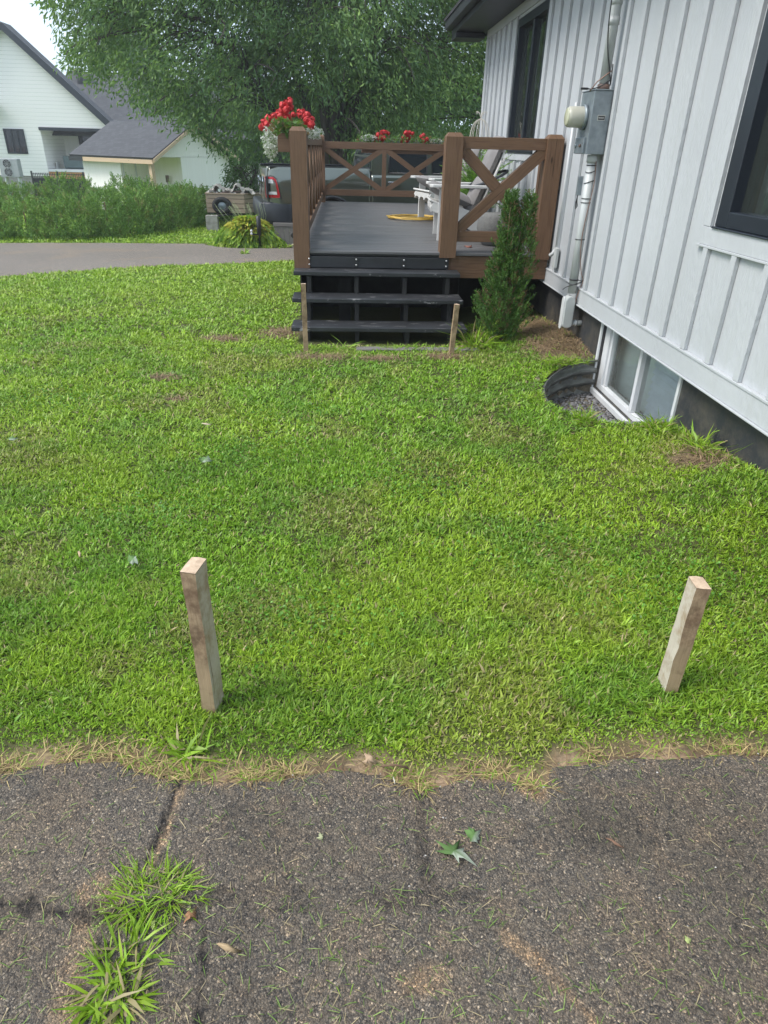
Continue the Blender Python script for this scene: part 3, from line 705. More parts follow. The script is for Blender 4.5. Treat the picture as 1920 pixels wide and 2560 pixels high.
mb.build('foundation', M['found'], house)
# roof, soffit and fascia
mb = MB()
mb.box(1.64, -3.5, ZT, 2.3, 11.9, ZT + .02); mb.box(WX, 11.36, ZT, 9.3, 11.9, ZT + .019)
sf = mb.build('soffit', M['soffit'], house)
mb = MB()
mb.box(1.60, -3.5, ZT - .01, 1.638, 11.94, ZT + .17)
mb.box(1.50, -3.5, ZT + .06, 1.598, 11.98, ZT + .17)
mb.obox((1.60, 11.92, ZT + .09), (3.8, 0, 1.3), (0, .036, 0), (-.06, 0, .17))
mb.box(1.60, 11.50, ZT - .075, WX - .03, 11.94, ZT - .011)
mb.build('fascia', M['soffit'], house, bev=.004)
mb = MB()
mb.poly([(1.48, -3.5, ZT + .18), (1.48, 12.0, ZT + .18), (5.6, 12.0, ZT + 1.62), (5.6, -3.5, ZT + 1.62)], uvs=[(0, 0), (15, 0), (15, 4.4), (0, 4.4)])
mb.poly([(9.7, -3.5, ZT + .18), (5.6, -3.5, ZT + 1.62), (5.6, 12.0, ZT + 1.62), (9.7, 12, ZT + .18)], uvs=[(0, 0), (0, 4.4), (15, 4.4), (15, 0)])
mb.build('roof', M['shingle'], house, solid=.03)
mb = MB(); mb.prism([(WX, YE + .02, ZT), (9.3, YE + .02, ZT), (5.6, YE + .02, ZT + 1.5)], (0, .06, 0)); mb.build('gable_wall', M['siding'], house)
def pq(m_, x, y0, z0, y1, z1): m_.poly([(x, y0, z0), (x, y0, z1), (x, y1, z1), (x, y1, z0)])
def window(y0, y1, z0, z1, fw, divs, nm='window'):
    f = MB(); X0 = WX - .012
    f.box(X0, y0 + .01, z0 + .004, WX + .09, y0 + fw, z1 - .004); f.box(X0, y1 - fw, z0 + .004, WX + .09, y1 - .016, z1 - .004)
    f.box(X0 + .001, y0 + fw, z0 + .0045, WX + .09, y1 - fw, z0 + fw * .62); f.box(X0 + .001, y0 + fw, z1 - fw, WX + .09, y1 - fw, z1 - .0045)
    for d in divs: f.box(X0 + .02, d - .035, z0 + fw * .62, WX + .088, d + .035, z1 - fw)
    f.box(X0 - .022, y0 + .012, z0 - .006, X0 + .012, y1 - .02, z0 + .0035)
    wd = f.build('window', M['navyframe'], house, bev=.005)
    g_ = MB(); pq(g_, WX + .05, y0 + fw, z0 + fw * .6, y1 - fw, z1 - fw); g_.build('glass', M['glassclear'], wd)
    r_ = MB(); x2 = WX + 1.6
    r_.poly([(WX + .1, y0 - .3, z0 - .3), (x2, y0 - .3, z0 - .3), (x2, y0 - .3, z1 + .1), (WX + .1, y0 - .3, z1 + .1)])
    r_.poly([(WX + .1, y1 + .3, z0 - .3), (x2, y1 + .3, z0 - .3), (x2, y1 + .3, z1 + .1), (WX + .1, y1 + .3, z1 + .1)])
    r_.poly([(x2, y0 - .3, z0 - .3), (x2, y1 + .3, z0 - .3), (x2, y1 + .3, z1 + .1), (x2, y0 - .3, z1 + .1)])
    r_.poly([(WX + .1, y0 - .3, z0 - .3), (x2, y0 - .3, z0 - .3), (x2, y1 + .3, z0 - .3), (WX + .1, y1 + .3, z0 - .3)])
    r_.poly([(WX + .1, y0 - .3, z1 + .1), (x2, y0 - .3, z1 + .1), (x2, y1 + .3, z1 + .1), (WX + .1, y1 + .3, z1 + .1)])
    r_.build('interior', M['interior'], wd)
    return wd
wd = window(*W1, .135, [])
def curtain(y0, y1, z0, z1, x, par):
    c = MB(); n = 26; P = []
    for i in range(2): P.append([(x + .018 * math.sin(k * 1.7), y0 + (y1 - y0) * k / n, (z0, z1)[i]) for k in range(n + 1)])
    c.grid(P).build('curtain', M['curtain'], par, solid=.003)
curtain(W1[1] - .33, W1[1] - .14, W1[2] + .02, W1[3] - .02, WX + .14, wd)
wd = window(*W2, .09, [(W2[0] + W2[1]) / 2]); curtain(8.95, 9.3, W2[2], W2[3], WX + .15, wd); curtain(8.2, 8.45, W2[2], W2[3], WX + .15, wd)
# basement window
f = MB(); bx = WX + .06
f.box(WX + .02, BW[0] - .05, BW[2] - .045, WX + .13, BW[1] + .03, BW[2] - .002)
f.box(WX + .03, BW[1] - .0, BW[2] - .001, WX + .13, BW[1] + .03, BW[3] + .012)
f.box(WX + .03, BW[0] - .03, BW[2] - .001, WX + .13, BW[0], BW[3] + .012)
f.box(WX + .07, BW[0], BW[2], WX + .14, BW[1], BW[2] + .045); f.box(WX + .07, BW[0], BW[3] - .02, WX + .14, BW[1], BW[3])
f.box(WX + .07, BW[0], BW[2] + .045, WX + .14, BW[0] + .03, BW[3] - .02); f.box(WX + .07, BW[1] - .10, BW[2] + .045, WX + .14, BW[1] - .001, BW[3] - .02)
ym = 4.60
f.box(WX + .065, ym - .022, BW[2] + .045, WX + .135, ym + .022, BW[3] - .02)
f.box(WX + .085, BW[1] - .14, BW[2] + .046, WX + .12, BW[1] - .1005, BW[3] - .021)
bw = f.build('basement_window', M['whitetrim'], house, bev=.003)
g_ = MB(); pq(g_, WX + .10, BW[0] + .03, BW[2] + .045, ym - .022, BW[3] - .02); g_.build('pane', M['glassbase'], bw)
g_ = MB(); pq(g_, WX + .11, ym + .022, BW[2] + .045, BW[1] - .14, BW[3] - .02); g_.build('pane', M['glassbase'], bw)
bl = MB()
for k in range(9):
    z = BW[3] - .04 - k * .052
    bl.obox((WX + .128, BW[0] + .05, z), (0, .50, 0), (.022, 0, .036), (-.0022, 0, .0014))
bl.build('blind', M['blind'], bw)
b2 = MB(); b2.box(WX + .22, BW[0] - .02, BW[2] - .1, WX + .24, BW[1] + .0, BW[3] + .1); b2.build('interior', M['intlight'], bw)
# window well
well = thing('window_well', 'corrugated metal window well sunk in the lawn below the basement window', 'window well', (WELL[0], WELL[1], 0))
P = []
for j in range(64):
    z = -.30 + j * (.36 / 63)
    rr = 1 + .020 * math.sin(z * 2 * math.pi / .085)
    row = []
    for i in range(61):
        a = math.pi / 2 + math.pi * i / 60
        zz = z
        xx, yy = WELL[0] + WELL[2] * .985 * rr * math.cos(a), WELL[1] + WELL[3] * .985 * rr * math.sin(a)
        top = tzf(WELL[0] + WELL[2] * 1.06 * math.cos(a), WELL[1] + WELL[3] * 1.06 * math.sin(a), False) + .002
        zz = -.30 + (top + .30) * j / 63
        row.append((xx, yy, zz))
    P.append(row)
MB().grid(P).build('well_wall', M['corr'], well, solid=.004)
mb = MB(); mb.tube([(P[-1][i][0], P[-1][i][1], P[-1][i][2] - .004) for i in range(0, 61, 2)], .005, 6); mb.build('rim', M['corr'], well)

# electric meter, its box and conduits
EM = thing('electric_meter', 'grey electric meter box with round cream meter on the white siding', 'electric meter', (WX, 5.98, 1.6))
mb = MB(); mb.box(WX - .165, 5.80, 1.608, WX - .021, 6.10, 2.03); mb.box(WX - .17, 5.795, 2.0305, WX - .021, 6.105, 2.04)
mb.box(WX - .185, 5.84, 1.61, WX - .1655, 6.06, 1.72)
bxo = mb.build('meter_box', M['galv'], EM, bev=.004)
mb = MB(); mb.box(WX - .117, 5.7965, 1.835, WX - .058, 5.7998, 1.872); pl = mb.build('name_plate', M['plate'], bxo)
mb = MB(); mb.box(WX - .113, 5.7950, 1.840, WX - .062, 5.7963, 1.867); mb.build('plate_field', M['blackplastic'], bxo)
mb = MB(); 
for k in range(7): mb.box(WX - .109 + k * .0062, 5.7940, 1.848, WX - .109 + k * .0062 + .0035, 5.7949, 1.859)
mb.build('plate_marks', M['plate'], bxo)
mb = MB(); mb.lathe((WX - .166, 5.95, 1.86), (-1, 0, 0), [(0, .088), (.025, .088), (.026, .083)], 28); mb.build('meter_ring', M['galv'], EM)
mb = MB(); mb.lathe((WX - .19, 5.95, 1.86), (-1, 0, 0), [(0, .074), (.09, .072), (.11, .070), (.118, .064)], 28); mb.build('meter_body', M['cream'], EM, bev=.002)
mb = MB(); mb.lathe((WX - .307, 5.95, 1.86), (-1, 0, 0), [(0, .064), (.006, .062), (.010, .05), (.012, .0)], 28); mb.build('meter_face', M['meterglass'], EM)
mb = MB(); mb.lathe((WX - .186, 5.90, 1.665), (-1, 0, 0), [(0, .012), (.012, .011)], 10); mb.build('seal', M['rust'], EM)
mb = MB(); mb.lathe((WX - .186, 6.02, 1.665), (-1, 0, 0), [(0, .016), (.008, .015)], 10); mb.build('seal', M['galv'], EM)
cx, cy = WX - .078, 5.885
CO = thing('conduit', 'grey plastic conduit rising above the meter box up to the eave', 'conduit', (cx, cy, 2.04))
mb = MB(); mb.tube([(cx, cy, 2.06), (cx, cy - .02, 3.08)], .036, 20); mb.build('pipe', M['pvc'], CO)
mb = MB(); mb.tube([(cx, cy, 2.035), (cx, cy, 2.075)], .046, 16); mb.build('collar', M['rust'], CO)
for z in (2.44, 2.56):
    mb = MB(); mb.tube([(cx, cy - .01, z), (cx, cy - .01, z + .05)], .040, 20); mb.build('coupling', M['pvc'], CO)
CL = thing('conduit', 'grey plastic conduit running from the meter box down to the foundation', 'conduit', (cx, cy, .25))
mb = MB(); mb.tube([(cx, cy, 1.605), (cx, cy, .545)], .036, 20); mb.build('pipe', M['pvc'], CL)
mb = MB(); mb.tube([(cx, cy, 1.55), (cx, cy, 1.605)], .044, 20); mb.build('coupling', M['pvc'], CL)
# LB fitting: rounded elbow body with a cover
o = []
for k in range(13):
    a = math.pi * k / 12; o.append((cx - .012 + .046 * math.cos(a), 0, .475 + .05 * math.sin(a)))
for k in range(13):
    a = math.pi + math.pi * k / 12; o.append((cx - .012 + .046 * math.cos(a), 0, .285 + .035 * math.sin(a)))
mb = MB(); mb.prism([(x, cy - .045, z) for x, y, z in o], (0, .09, 0)); eb = mb.build('elbow_body', M['pvc'], CL, bev=.01)
o2 = []
for k in range(13):
    a = math.pi * k / 12; o2.append((0, cy + .036 * math.cos(a), .48 + .036 * math.sin(a)))
for k in range(13):
    a = math.pi + math.pi * k / 12; o2.append((0, cy + .036 * math.cos(a), .275 + .036 * math.sin(a)))
mb = MB(); mb.prism([(cx - .066, y, z) for x, y, z in o2], (.009, 0, 0)); mb.build('cover', M['whitetrim'], CL, bev=.002)
mb = MB(); mb.tube([(cx + .03, cy, .29), (WX + .07, cy, .29)], .024, 14); mb.tube([(cx + .065, cy, .29), (cx + .085, cy, .29)], .029, 14); mb.build('wall_stub', M['pvc'], CL)
for k, z in enumerate((1.53, 1.49, 1.41, 1.29, 1.26, .98, .66)):
    mb = MB(); ring = [(cx + .0375 * math.cos(a), cy + .0375 * math.sin(a), z + .012 * math.sin(a + k) * (k in (1, 2))) for a in np.linspace(0, 2 * math.pi, 20)]
    mb.tube(ring, .0035, 5, False); mb.build('cable_tie', M['blackplastic'], CL)
mb = MB(); mb.box(cx - .075, cy + .03, 1.31, cx - .038, cy + .065, 1.45); j = mb.build('splice_box', M['galv'], CL, bev=.003)
mb = MB()
for q in range(3): mb.tube([(cx - .06, cy + .04 + q * .006, 1.312), (cx - .072 + q * .006, cy + .04, 1.26), (cx - .062 + q * .008, cy + .050, 1.205 + q * .01)], .003, 5)
mb.build('lead', M['blackplastic'], j)
# ground wire and cable
mb = MB(); mb.tube([(cx + .03, cy - .045, 2.16), (cx - .0, cy - .055, 2.14), (cx - .06, cy - .02, 2.09), (cx - .09, cy - .0, 2.045), (cx - .1, cy + .01, 2.03)], .004, 6)
tag(mb.build('ground_wire', M['copper']), 'bare copper wire looping over the top of the meter box', 'wire')
pts = [(cx + .02, cy - .04, 1.56), (cx + .03, cy - .042, 1.4), (cx + .012, cy - .042, 1.2), (cx + .0, cy - .042, 1.0), (cx + .012, cy - .043, .85), (cx + .04, cy - .045, .72), (cx + .065, cy - .05, .66), (cx + .05, cy - .04, .58), (cx + .03, cy - .05, .5), (cx + .045, cy - .02, .46)]
def smooth(pts, n=6):
    out = []; P = [Vector(p) for p in pts]; P = [P[0]] + P + [P[-1]]
    for i in range(1, len(P) - 2):
        for k in range(n):
            t = k / n; a, b, c, d = P[i - 1:i + 3]
            out.append(.5 * ((2 * b) + (c - a) * t + (2 * a - 5 * b + 4 * c - d) * t * t + (3 * b - a - 3 * c + d) * t ** 3))
    out.append(P[-2]); return out
mb = MB(); mb.tube(smooth(pts), .0032, 6); tag(mb.build('ground_wire', M['copper']), 'thin brownish wire hanging down along the lower grey conduit', 'wire')
mb = MB(); mb.tube(smooth([(cx - .02, cy - .05, 3.0), (cx - .05, cy - .055, 2.75), (cx - .055, cy - .055, 2.5), (cx - .03, cy - .05, 2.3), (cx + .02, cy - .05, 2.13), (cx + .035, cy - .045, 2.07), (cx + .03, cy - .045, 2.2)]), .0045, 6)
tag(mb.build('cable', M['blackplastic']), 'slim black cable curving beside the upper grey conduit', 'cable')
mb = MB(); mb.tube(smooth([(cx - .17, cy + .01, 2.045), (cx - .08, cy - .0, 2.045), (cx - .02, cy - .04, 2.07), (cx + .03, cy - .04, 2.1)]), .004, 6); mb.lathe((cx - .17, cy + .01, 2.045), (1, 0, 0), [(0, .006), (.005, .008), (.05, .008), (.06, .005)], 8)
tag(mb.build('cable', M['blackplastic']), 'short black cable end sticking out over the meter box', 'cable')
mb = MB(); mb.tube(smooth([(cx - .04, cy - .03, .655), (cx + .0, cy - .05, .655), (cx + .07, cy - .045, .66), (cx + .0, cy - .055, .628), (cx - .045, cy - .02, .605), (cx - .06, cy + .02, .585), (cx - .075, cy + .03, .565)]), .003, 6); mb.tube(smooth([(cx - .05, cy + .04, .63), (cx - .03, cy - .04, .622), (cx + .03, cy - .05, .63), (cx + .068, cy - .045, .655)]), .0026, 6)
tag(mb.build('cable', M['blackplastic']), 'loose black wires tied round the foot of the grey conduit', 'cable')
# small white conduit beside the deck post
SC = thing('small_conduit', 'slim white conduit with outlet cover beside the right deck post', 'conduit', (WX, 6.62, .6))
mb = MB(); mb.tube([(WX - .03, 6.68, 2.0), (WX - .03, 6.68, .80)], .011, 10); mb.build('pipe', M['whitetrim'], SC)
mb = MB(); mb.box(WX - .05, 6.60, .64, WX - .0195, 6.67, .82); mb.build('outlet_cover', M['pvc'], SC, bev=.006)
mb = MB(); mb.tube(smooth([(WX - .03, 6.68, .80), (WX - .05, 6.70, .76), (WX - .06, 6.74, .74)]), .018, 10); mb.build('elbow', M['whitetrim'], SC)

# ------------------------------------------------------------------ deck
DZ = .72; DY = 6.95; DB = 13.3; DXL = -.49; DXR = 2.03
deck = thing('deck', 'raised grey deck with brown cross braced wooden railing by the house', 'deck', (DXL, DY, 0))
mb = MB(); y = DY - .03
while y < DB + .1:
    mb.box(DXL + .01, y, DZ - .025, WX - .03, y + .131, DZ + random.uniform(-.0012, .0012)); y += .140
mb.build('floor', M['deck'], deck, bev=.004)
mb = MB(); mb.box(1.02, DY - .005, .48, DXR, DY + .035, DZ - .03); mb.box(DXL, DY + .15, .48, DXL + .038, DB + .1, DZ - .03); mb.build('rim_board', M['stain'], deck, bev=.004)
mb = MB(); mb.box(DXL, DY - .0, DZ - .045, WX - .035, DY + .03, DZ - .027); mb.box(WX - .034, DY, .5, WX - .026, DY + .04, DZ - .03); mb.build('edge_strip', M['blackplastic'], deck)
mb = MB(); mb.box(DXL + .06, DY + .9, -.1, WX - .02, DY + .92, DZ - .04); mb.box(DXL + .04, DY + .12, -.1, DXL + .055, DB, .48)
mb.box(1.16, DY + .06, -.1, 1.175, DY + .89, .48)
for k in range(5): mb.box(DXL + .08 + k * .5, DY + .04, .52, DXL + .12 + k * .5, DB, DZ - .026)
mb.build('skirt_and_shade_panels', M['under'], deck)  # skirt and joists, plus dark panels put where the under-deck shade falls
def post(x, y, w_, z0, z1, mat=M['stain'], par=deck, d=None, nm='post'):
    m2 = MB(); d = d or w_; ch = .026
    r0 = random.uniform(0, 30)
    xs_ = [(x, y), (x + w_, y), (x + w_, y + d), (x, y + d)]; xi = [(x + ch, y + ch), (x + w_ - ch, y + ch), (x + w_ - ch, y + d - ch), (x + ch, y + d - ch)]
    for k in range(4):
        a, b = xs_[k], xs_[(k + 1) % 4]; c_, e_ = xi[(k + 1) % 4], xi[k]
        v0 = r0 + k * 3.3; ww = math.dist(a, b)
        m2.poly([(*a, z0), (*b, z0), (*b, z1 - ch * 1.3), (*a, z1 - ch * 1.3)], uvs=[(r0 + z0, v0), (r0 + z0, v0 + ww), (r0 + z1, v0 + ww), (r0 + z1, v0)])
        m2.poly([(*a, z1 - ch * 1.3), (*b, z1 - ch * 1.3), (*c_, z1), (*e_, z1)], uvs=[(r0 + z1, v0), (r0 + z1, v0 + ww), (r0 + z1, v0 + ww), (r0 + z1, v0)])
    m2.poly([(*p, z1) for p in xi], uvs=[(r0, 0), (r0, .1), (r0 + .01, .1), (r0 + .01, 0)]); m2.poly([(*p, z0) for p in xs_[::-1]])
    return m2.build(nm, mat, par, bev=.004)
PZ = 1.752
post(-.492, DY - .05, .152, .52, PZ + .012); post(.935, DY - .05, .158, DZ - .045, PZ); post(1.875, DY - .05, .152, DZ - .045, PZ + .005); 
post(-.49, DB - .06, .15, .5, 1.79); post(1.76, DB - .06, .13, .5, 1.75)
mb = MB(); mb.box(1.875, DY + .12, DZ, 1.91, DY + .20, 1.62); mb.build('post', M['stain'], deck)
def panel(A_, B_, zb0, zb1, zt0, zt1, th, full=1, nrm=(0, 1, 0), bw_=.085, rails=True):
    """rail panel between points A,B (xy) : bottom rail, top rail, crossed braces"""
    A_ = Vector((A_[0], A_[1], 0)); B_ = Vector((B_[0], B_[1], 0)); L = B_ - A_; N = Vector(nrm)
    if rails:
        for z0, z1, nm in ((zb0, zb1, 'bottom_rail'), (zt0, zt1, 'top_rail')):
            m2 = MB(); m2.obox(A_ + Vector((0, 0, (z0 + z1) / 2)), L, N * th, Vector((0, 0, z1 - z0))); m2.build(nm, M['stain'], deck, bev=.004)
    l = L.length; u = L / l; zz0 = zb1 - .002; zz1 = zt0 + .002; hh = zz1 - zz0
    def clip(poly, nx, ny, c):
        out = []
        for i in range(len(poly)):
            p, q = poly[i], poly[(i + 1) % len(poly)]; dp = nx * p[0] + ny * p[1] - c; dq = nx * q[0] + ny * q[1] - c
            if dp <= 0: out.append(p)
            if dp * dq < 0: t = dp / (dp - dq); out.append((p[0] + (q[0] - p[0]) * t, p[1] + (q[1] - p[1]) * t))
        return out
    dl = math.hypot(l, hh); sgn = 1 if full > 0 else -1
    def strip(sg, extra=None):
        dx, dy = l / dl, sg * hh / dl; nx, ny = -dy, dx; cx_, cy_ = l / 2, hh / 2; E_ = dl; w2 = bw_ / 2
        pl = [(cx_ + dx * a + nx * b, cy_ + dy * a + ny * b) for a, b in ((-E_, -w2), (E_, -w2), (E_, w2), (-E_, w2))]
        for n_ in ((-1, 0, 0), (1, 0, l), (0, -1, 0), (0, 1, hh)): pl = clip(pl, *n_)
        if extra: pl = clip(pl, *extra)
        return pl, (dx, dy)
    def emit(pl, d, tt):
        m2 = MB(); n_ = len(pl); r0 = random.uniform(0, 30); i0 = 0
        f1 = [A_ + u * p[0] + Vector((0, 0, zz0 + p[1])) - N * tt / 2 for p in pl]; f2 = [p + N * tt for p in f1]
        uvs = [(r0 + p[0] * d[0] + p[1] * d[1], r0 * 3 - p[0] * d[1] + p[1] * d[0]) for p in pl]
        m2.poly(f1, uvs=uvs); m2.poly(f2[::-1], uvs=uvs[::-1])
        for k in range(n_):
            k2 = (k + 1) % n_; m2.poly([f1[k2], f1[k], f2[k], f2[k2]], uvs=[uvs[k2], uvs[k], (uvs[k][0], uvs[k][1] + tt), (uvs[k2][0], uvs[k2][1] + tt)])
        m2.build('brace', M['stain'], deck, bev=.003)
    p_, d_ = strip(sgn); emit(p_, d_, th * .9)
    nx, ny = -d_[1], d_[0]; cc = nx * l / 2 + ny * hh / 2; w2 = bw_ / 2 + .0015
    p_, d2 = strip(-sgn, (nx, ny, cc - w2)); emit(p_, d2, th * .84)
    p_, d2 = strip(-sgn, (-nx, -ny, -cc - w2)); emit(p_, d2, th * .84)
panel((1.093, DY + .03), (1.875, DY + .03), .823, .918, 1.623, 1.722, .085, 1, bw_=.098)
# back rail : long rails with uprights
def rails_line(A_, B_, n, nrm, zs, th, bw_=.085, full=1):
    A_, B_ = Vector((*A_, 0)), Vector((*B_, 0)); L = B_ - A_
    for z0, z1, nm in ((zs[0], zs[1], 'bottom_rail'), (zs[2], zs[3], 'top_rail')):
        m2 = MB(); m2.obox(A_ + Vector((0, 0, (z0 + z1) / 2)), L, Vector(nrm) * th, Vector((0, 0, z1 - z0))); m2.build(nm, M['stain'], deck, bev=.004)
    ub = .075
    for k in range(n):
        a = A_ + L * (k / n); b = A_ + L * ((k + 1) / n); u = L.normalized()
        if k: m2 = MB(); m2.obox(a + Vector((0, 0, zs[1] - .001)), (0, 0, zs[2] - zs[1] + .002), u * ub, Vector(nrm) * th * .95); m2.build('baluster', M['stain'], deck, bev=.003)
        s0 = u * (ub / 2 if k else 0); s1 = u * (ub / 2 if k < n - 1 else 0)
        aa = a + s0; bb = b - s1
        panel((aa.x, aa.y), (bb.x, bb.y), zs[0], zs[1], zs[2], zs[3], th, full, nrm, bw_, False)
rails_line((-.34, DB - .02), (1.76, DB - .02), 2, (0, 1, 0), (.835, .935, 1.575, 1.685), .04, .085, 1)
rails_line((-.415, DY + .10), (-.415, DB - .06), 7, (1, 0, 0), (.80, .885, 1.62, 1.722), .075, .085, -1)
# steps
st_ = thing('steps', 'three wide black steps with scuffed treads up to the deck', 'steps', (.32, 6.2, 0))
for (x0, x1, y0, y1, z) in ((-.492, 1.14, 6.2, 6.50, .150), (-.494, 1.125, 6.45, 6.76, .358), (-.488, 1.12, 6.70, 6.94, .560)):
    mb = MB(); mb.box(x0, y0, z - .038, x1, y1, z); mb.build('tread', M['blackpaint'], st_, bev=.005)
mb = MB(); mb.box(-.41, DY - .04, .568, 1.03, DY - .006, DZ - .05); rb = mb.build('riser_board', M['blackwood'], st_, bev=.003)
for x in (-.345, .115, .585, 1.005):
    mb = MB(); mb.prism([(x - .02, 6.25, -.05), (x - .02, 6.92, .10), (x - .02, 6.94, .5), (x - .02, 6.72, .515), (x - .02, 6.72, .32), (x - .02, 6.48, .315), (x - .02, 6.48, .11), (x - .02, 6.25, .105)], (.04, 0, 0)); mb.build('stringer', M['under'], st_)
    mb = MB(); mb.box(x - .018, DY - .045, .575, x + .018, DY - .0405, .668); bk = mb.build('bracket', M['blackplastic'], rb)
    for z in (.595, .647):
        mb = MB(); mb.lathe((x, DY - .045, z), (0, -1, 0), [(0, .009), (.005, .008), (.007, .003)], 8); mb.build('bolt', M['bolt'], rb)
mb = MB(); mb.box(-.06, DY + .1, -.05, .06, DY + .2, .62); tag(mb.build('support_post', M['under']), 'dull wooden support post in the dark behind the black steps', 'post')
mb = MB(); mb.box(.10, 5.93, -.03, 1.22, 6.03, .025); tag(mb.build('timber_edging', M['greywood'], None, bev=.008), 'weathered grey timber lying on the ground under the lowest step', 'timber')

# ------------------------------------------------------------------ stakes
def stake(cx_, cy_, w_, d_, h_, rz, tx, ty, mats, label, z0=-.03):
    t = thing('wooden_stake', label, 'stake', (cx_, cy_, z0), rz, 'stakes marking out the lawn')
    t.rotation_euler = (ty, tx, rz)
    m2 = MB(); n = 9; rows = []
    for k in range(n):
        z = (h_ - z0) * k / (n - 1); j = .0022
        rows.append([(-w_ / 2 + random.uniform(-j, j), -d_ / 2 + random.uniform(-j, j), z), (w_ / 2 + random.uniform(-j, j), -d_ / 2 + random.uniform(-j, j), z), (w_ / 2 + random.uniform(-j, j), d_ / 2 + random.uniform(-j, j), z), (-w_ / 2, d_ / 2 + random.uniform(-j, j), z)])
    r0 = random.uniform(0, 9)
    for k in range(n - 1):
        for q in range(4):
            q2 = (q + 1) % 4; ww = (w_, d_, w_, d_)[q]; v = q * 2.7 + r0
            m2.poly([rows[k][q], rows[k][q2], rows[k + 1][q2], rows[k + 1][q]], uvs=[(rows[k][0][2] + r0, v), (rows[k][0][2] + r0, v + ww), (rows[k + 1][0][2] + r0, v + ww), (rows[k + 1][0][2] + r0, v)])
    b_ = m2.build('shaft', mats[0], t, world=False, bev=.0012)
    b_.data.materials.append(mats[1])
    for p_ in b_.data.polygons: p_.material_index = 1 if p_.index % 4 == mats[2] else 0
    m2 = MB(); top = rows[-1]; c0 = Vector(top[0]) * .25 + Vector(top[1]) * .25 + Vector(top[2]) * .25 + Vector(top[3]) * .25 + Vector((0, 0, .003))
    P_ = []
    for q in range(4):
        a, b = Vector(top[q]), Vector(top[(q + 1) % 4]); P_ += [a, (a + b) / 2 + Vector((0, 0, random.uniform(-.001, .003)))]
    for q in range(8): m2.poly([P_[q] + Vector((0, 0, .0015)), P_[(q + 1) % 8] + Vector((0, 0, .0015)), c0])
    m2.build('sawn_top', M['endgrain'], t, world=False); return t
stake(-.436, 1.634, .044, .078, .545, rad(-12), rad(-.6), 0, (M['stakew'], M['stake'], 0), 'tall pale square stake at the front left of the lawn')
stake(1.110, 1.672, .046, .070, .43, rad(-6), rad(1.2), rad(-1.5), (M['stakew'], M['stake'], 0), 'leaning brown stained stake at the front right of the lawn')
stake(-.348, 5.905, .042, .03, .585, rad(4), rad(-.3), 0, (M['stake'], M['stake'], 0), 'thin stake standing before the left end of the black steps')
stake(.938, 5.80, .042, .03, .452, rad(8), rad(2.6), 0, (M['stake'], M['stake'], 0), 'shorter tilted stake standing before the right end of the black steps')

# ------------------------------------------------------------------ chairs on the deck
def lp(pts, z): return [(p[0], p[1], z) for p in pts]
def make_chair(label):
    """faces +x, origin on the deck between the front legs"""
    t = thing('garden_chair', label, 'chair', (0, 0, 0), 0, 'white garden chairs on the deck')
    W_ = M['whitewash']; B = lambda m_, n: m_.build(n, W_, t, bev=.004, world=False)
    for s in (-1, 1):
        m_ = MB(); m_.box(-.045, s * .335 - .014, 0, .045, s * .335 + .014, .535); B(m_, 'leg')
        m_ = MB(); m_.prism([(-.02, s * .352, .53), (.04, s * .352, .53), (.012, s * .352, .33), (-.008, s * .352, .33)], (0, s * .022, 0)); B(m_, 'arm_bracket')
        # arm, broad at the front
        o = [(.13, s * .28), (.15, s * .30), (.15, s * .42), (.12, s * .44), (-.25, s * .42), (-.66, s * .39), (-.70, s * .37), (-.70, s * .31), (-.30, s * .30)]
        m_ = MB(); m_.prism(lp(o if s > 0 else o[::-1], .536), (0, 0, .026)); B(m_, 'arm')
        # side rail, dropping to the floor at the back
        o = [(.10, .385), (.13, .34), (.10, .29), (.02, .27), (-.35, .10), (-.80, -.0), (-.92, .0), (-.90, .06), (-.42, .27), (-.1, .375)]
        m_ = MB(); m_.prism([(x, s * .300 - .013, z) for x, z in o], (0, .026, 0)); B(m_, 'side_rail')
    # scalloped apron under the seat front
    o = [(-.28, .375), (.28, .375), (.28, .29)]
    for c_ in (.19, .0, -.19):
        for k in range(9):
            a = math.pi * k / 8; o.append((c_ + .085 * math.cos(a), .285 + .035 * math.sin(a)))
    o.append((-.28, .29))
    m_ = MB(); m_.prism([(.105, y, z) for y, z in o], (.022, 0, 0)); B(m_, 'apron')
    m_ = MB()
    for k in range(6):
        x = .10 - k * .088; z = .392 - k * .033
        m_.obox((x, -.315, z), (0, .63, 0), (.078, 0, .028), (-.007, 0, .018))
    B(m_, 'seat')
    bd = Vector((-.38, 0, .925)); b0 = Vector((-.36, 0, .20))
    nrm = Vector((.925, 0, .38))
    m_ = MB()
    for k in range(7):
        y = (k - 3) * .083; ln = .80 - abs(k - 3) ** 1.6 * .026
        m_.obox(b0 + Vector((0, y, 0)), bd * ln, (0, .074, 0), nrm * .018)
    B(m_, 'backrest')
    m_ = MB(); m_.obox(b0 + bd * .36 - nrm * .024 + Vector((0, -.36, 0)), (0, .72, 0), bd * .06, nrm * .022); m_.obox(b0 + bd * .66 - nrm * .024 + Vector((0, -.24, 0)), (0, .48, 0), bd * .05, nrm * .022)
    B(m_, 'back_brace')
    return t
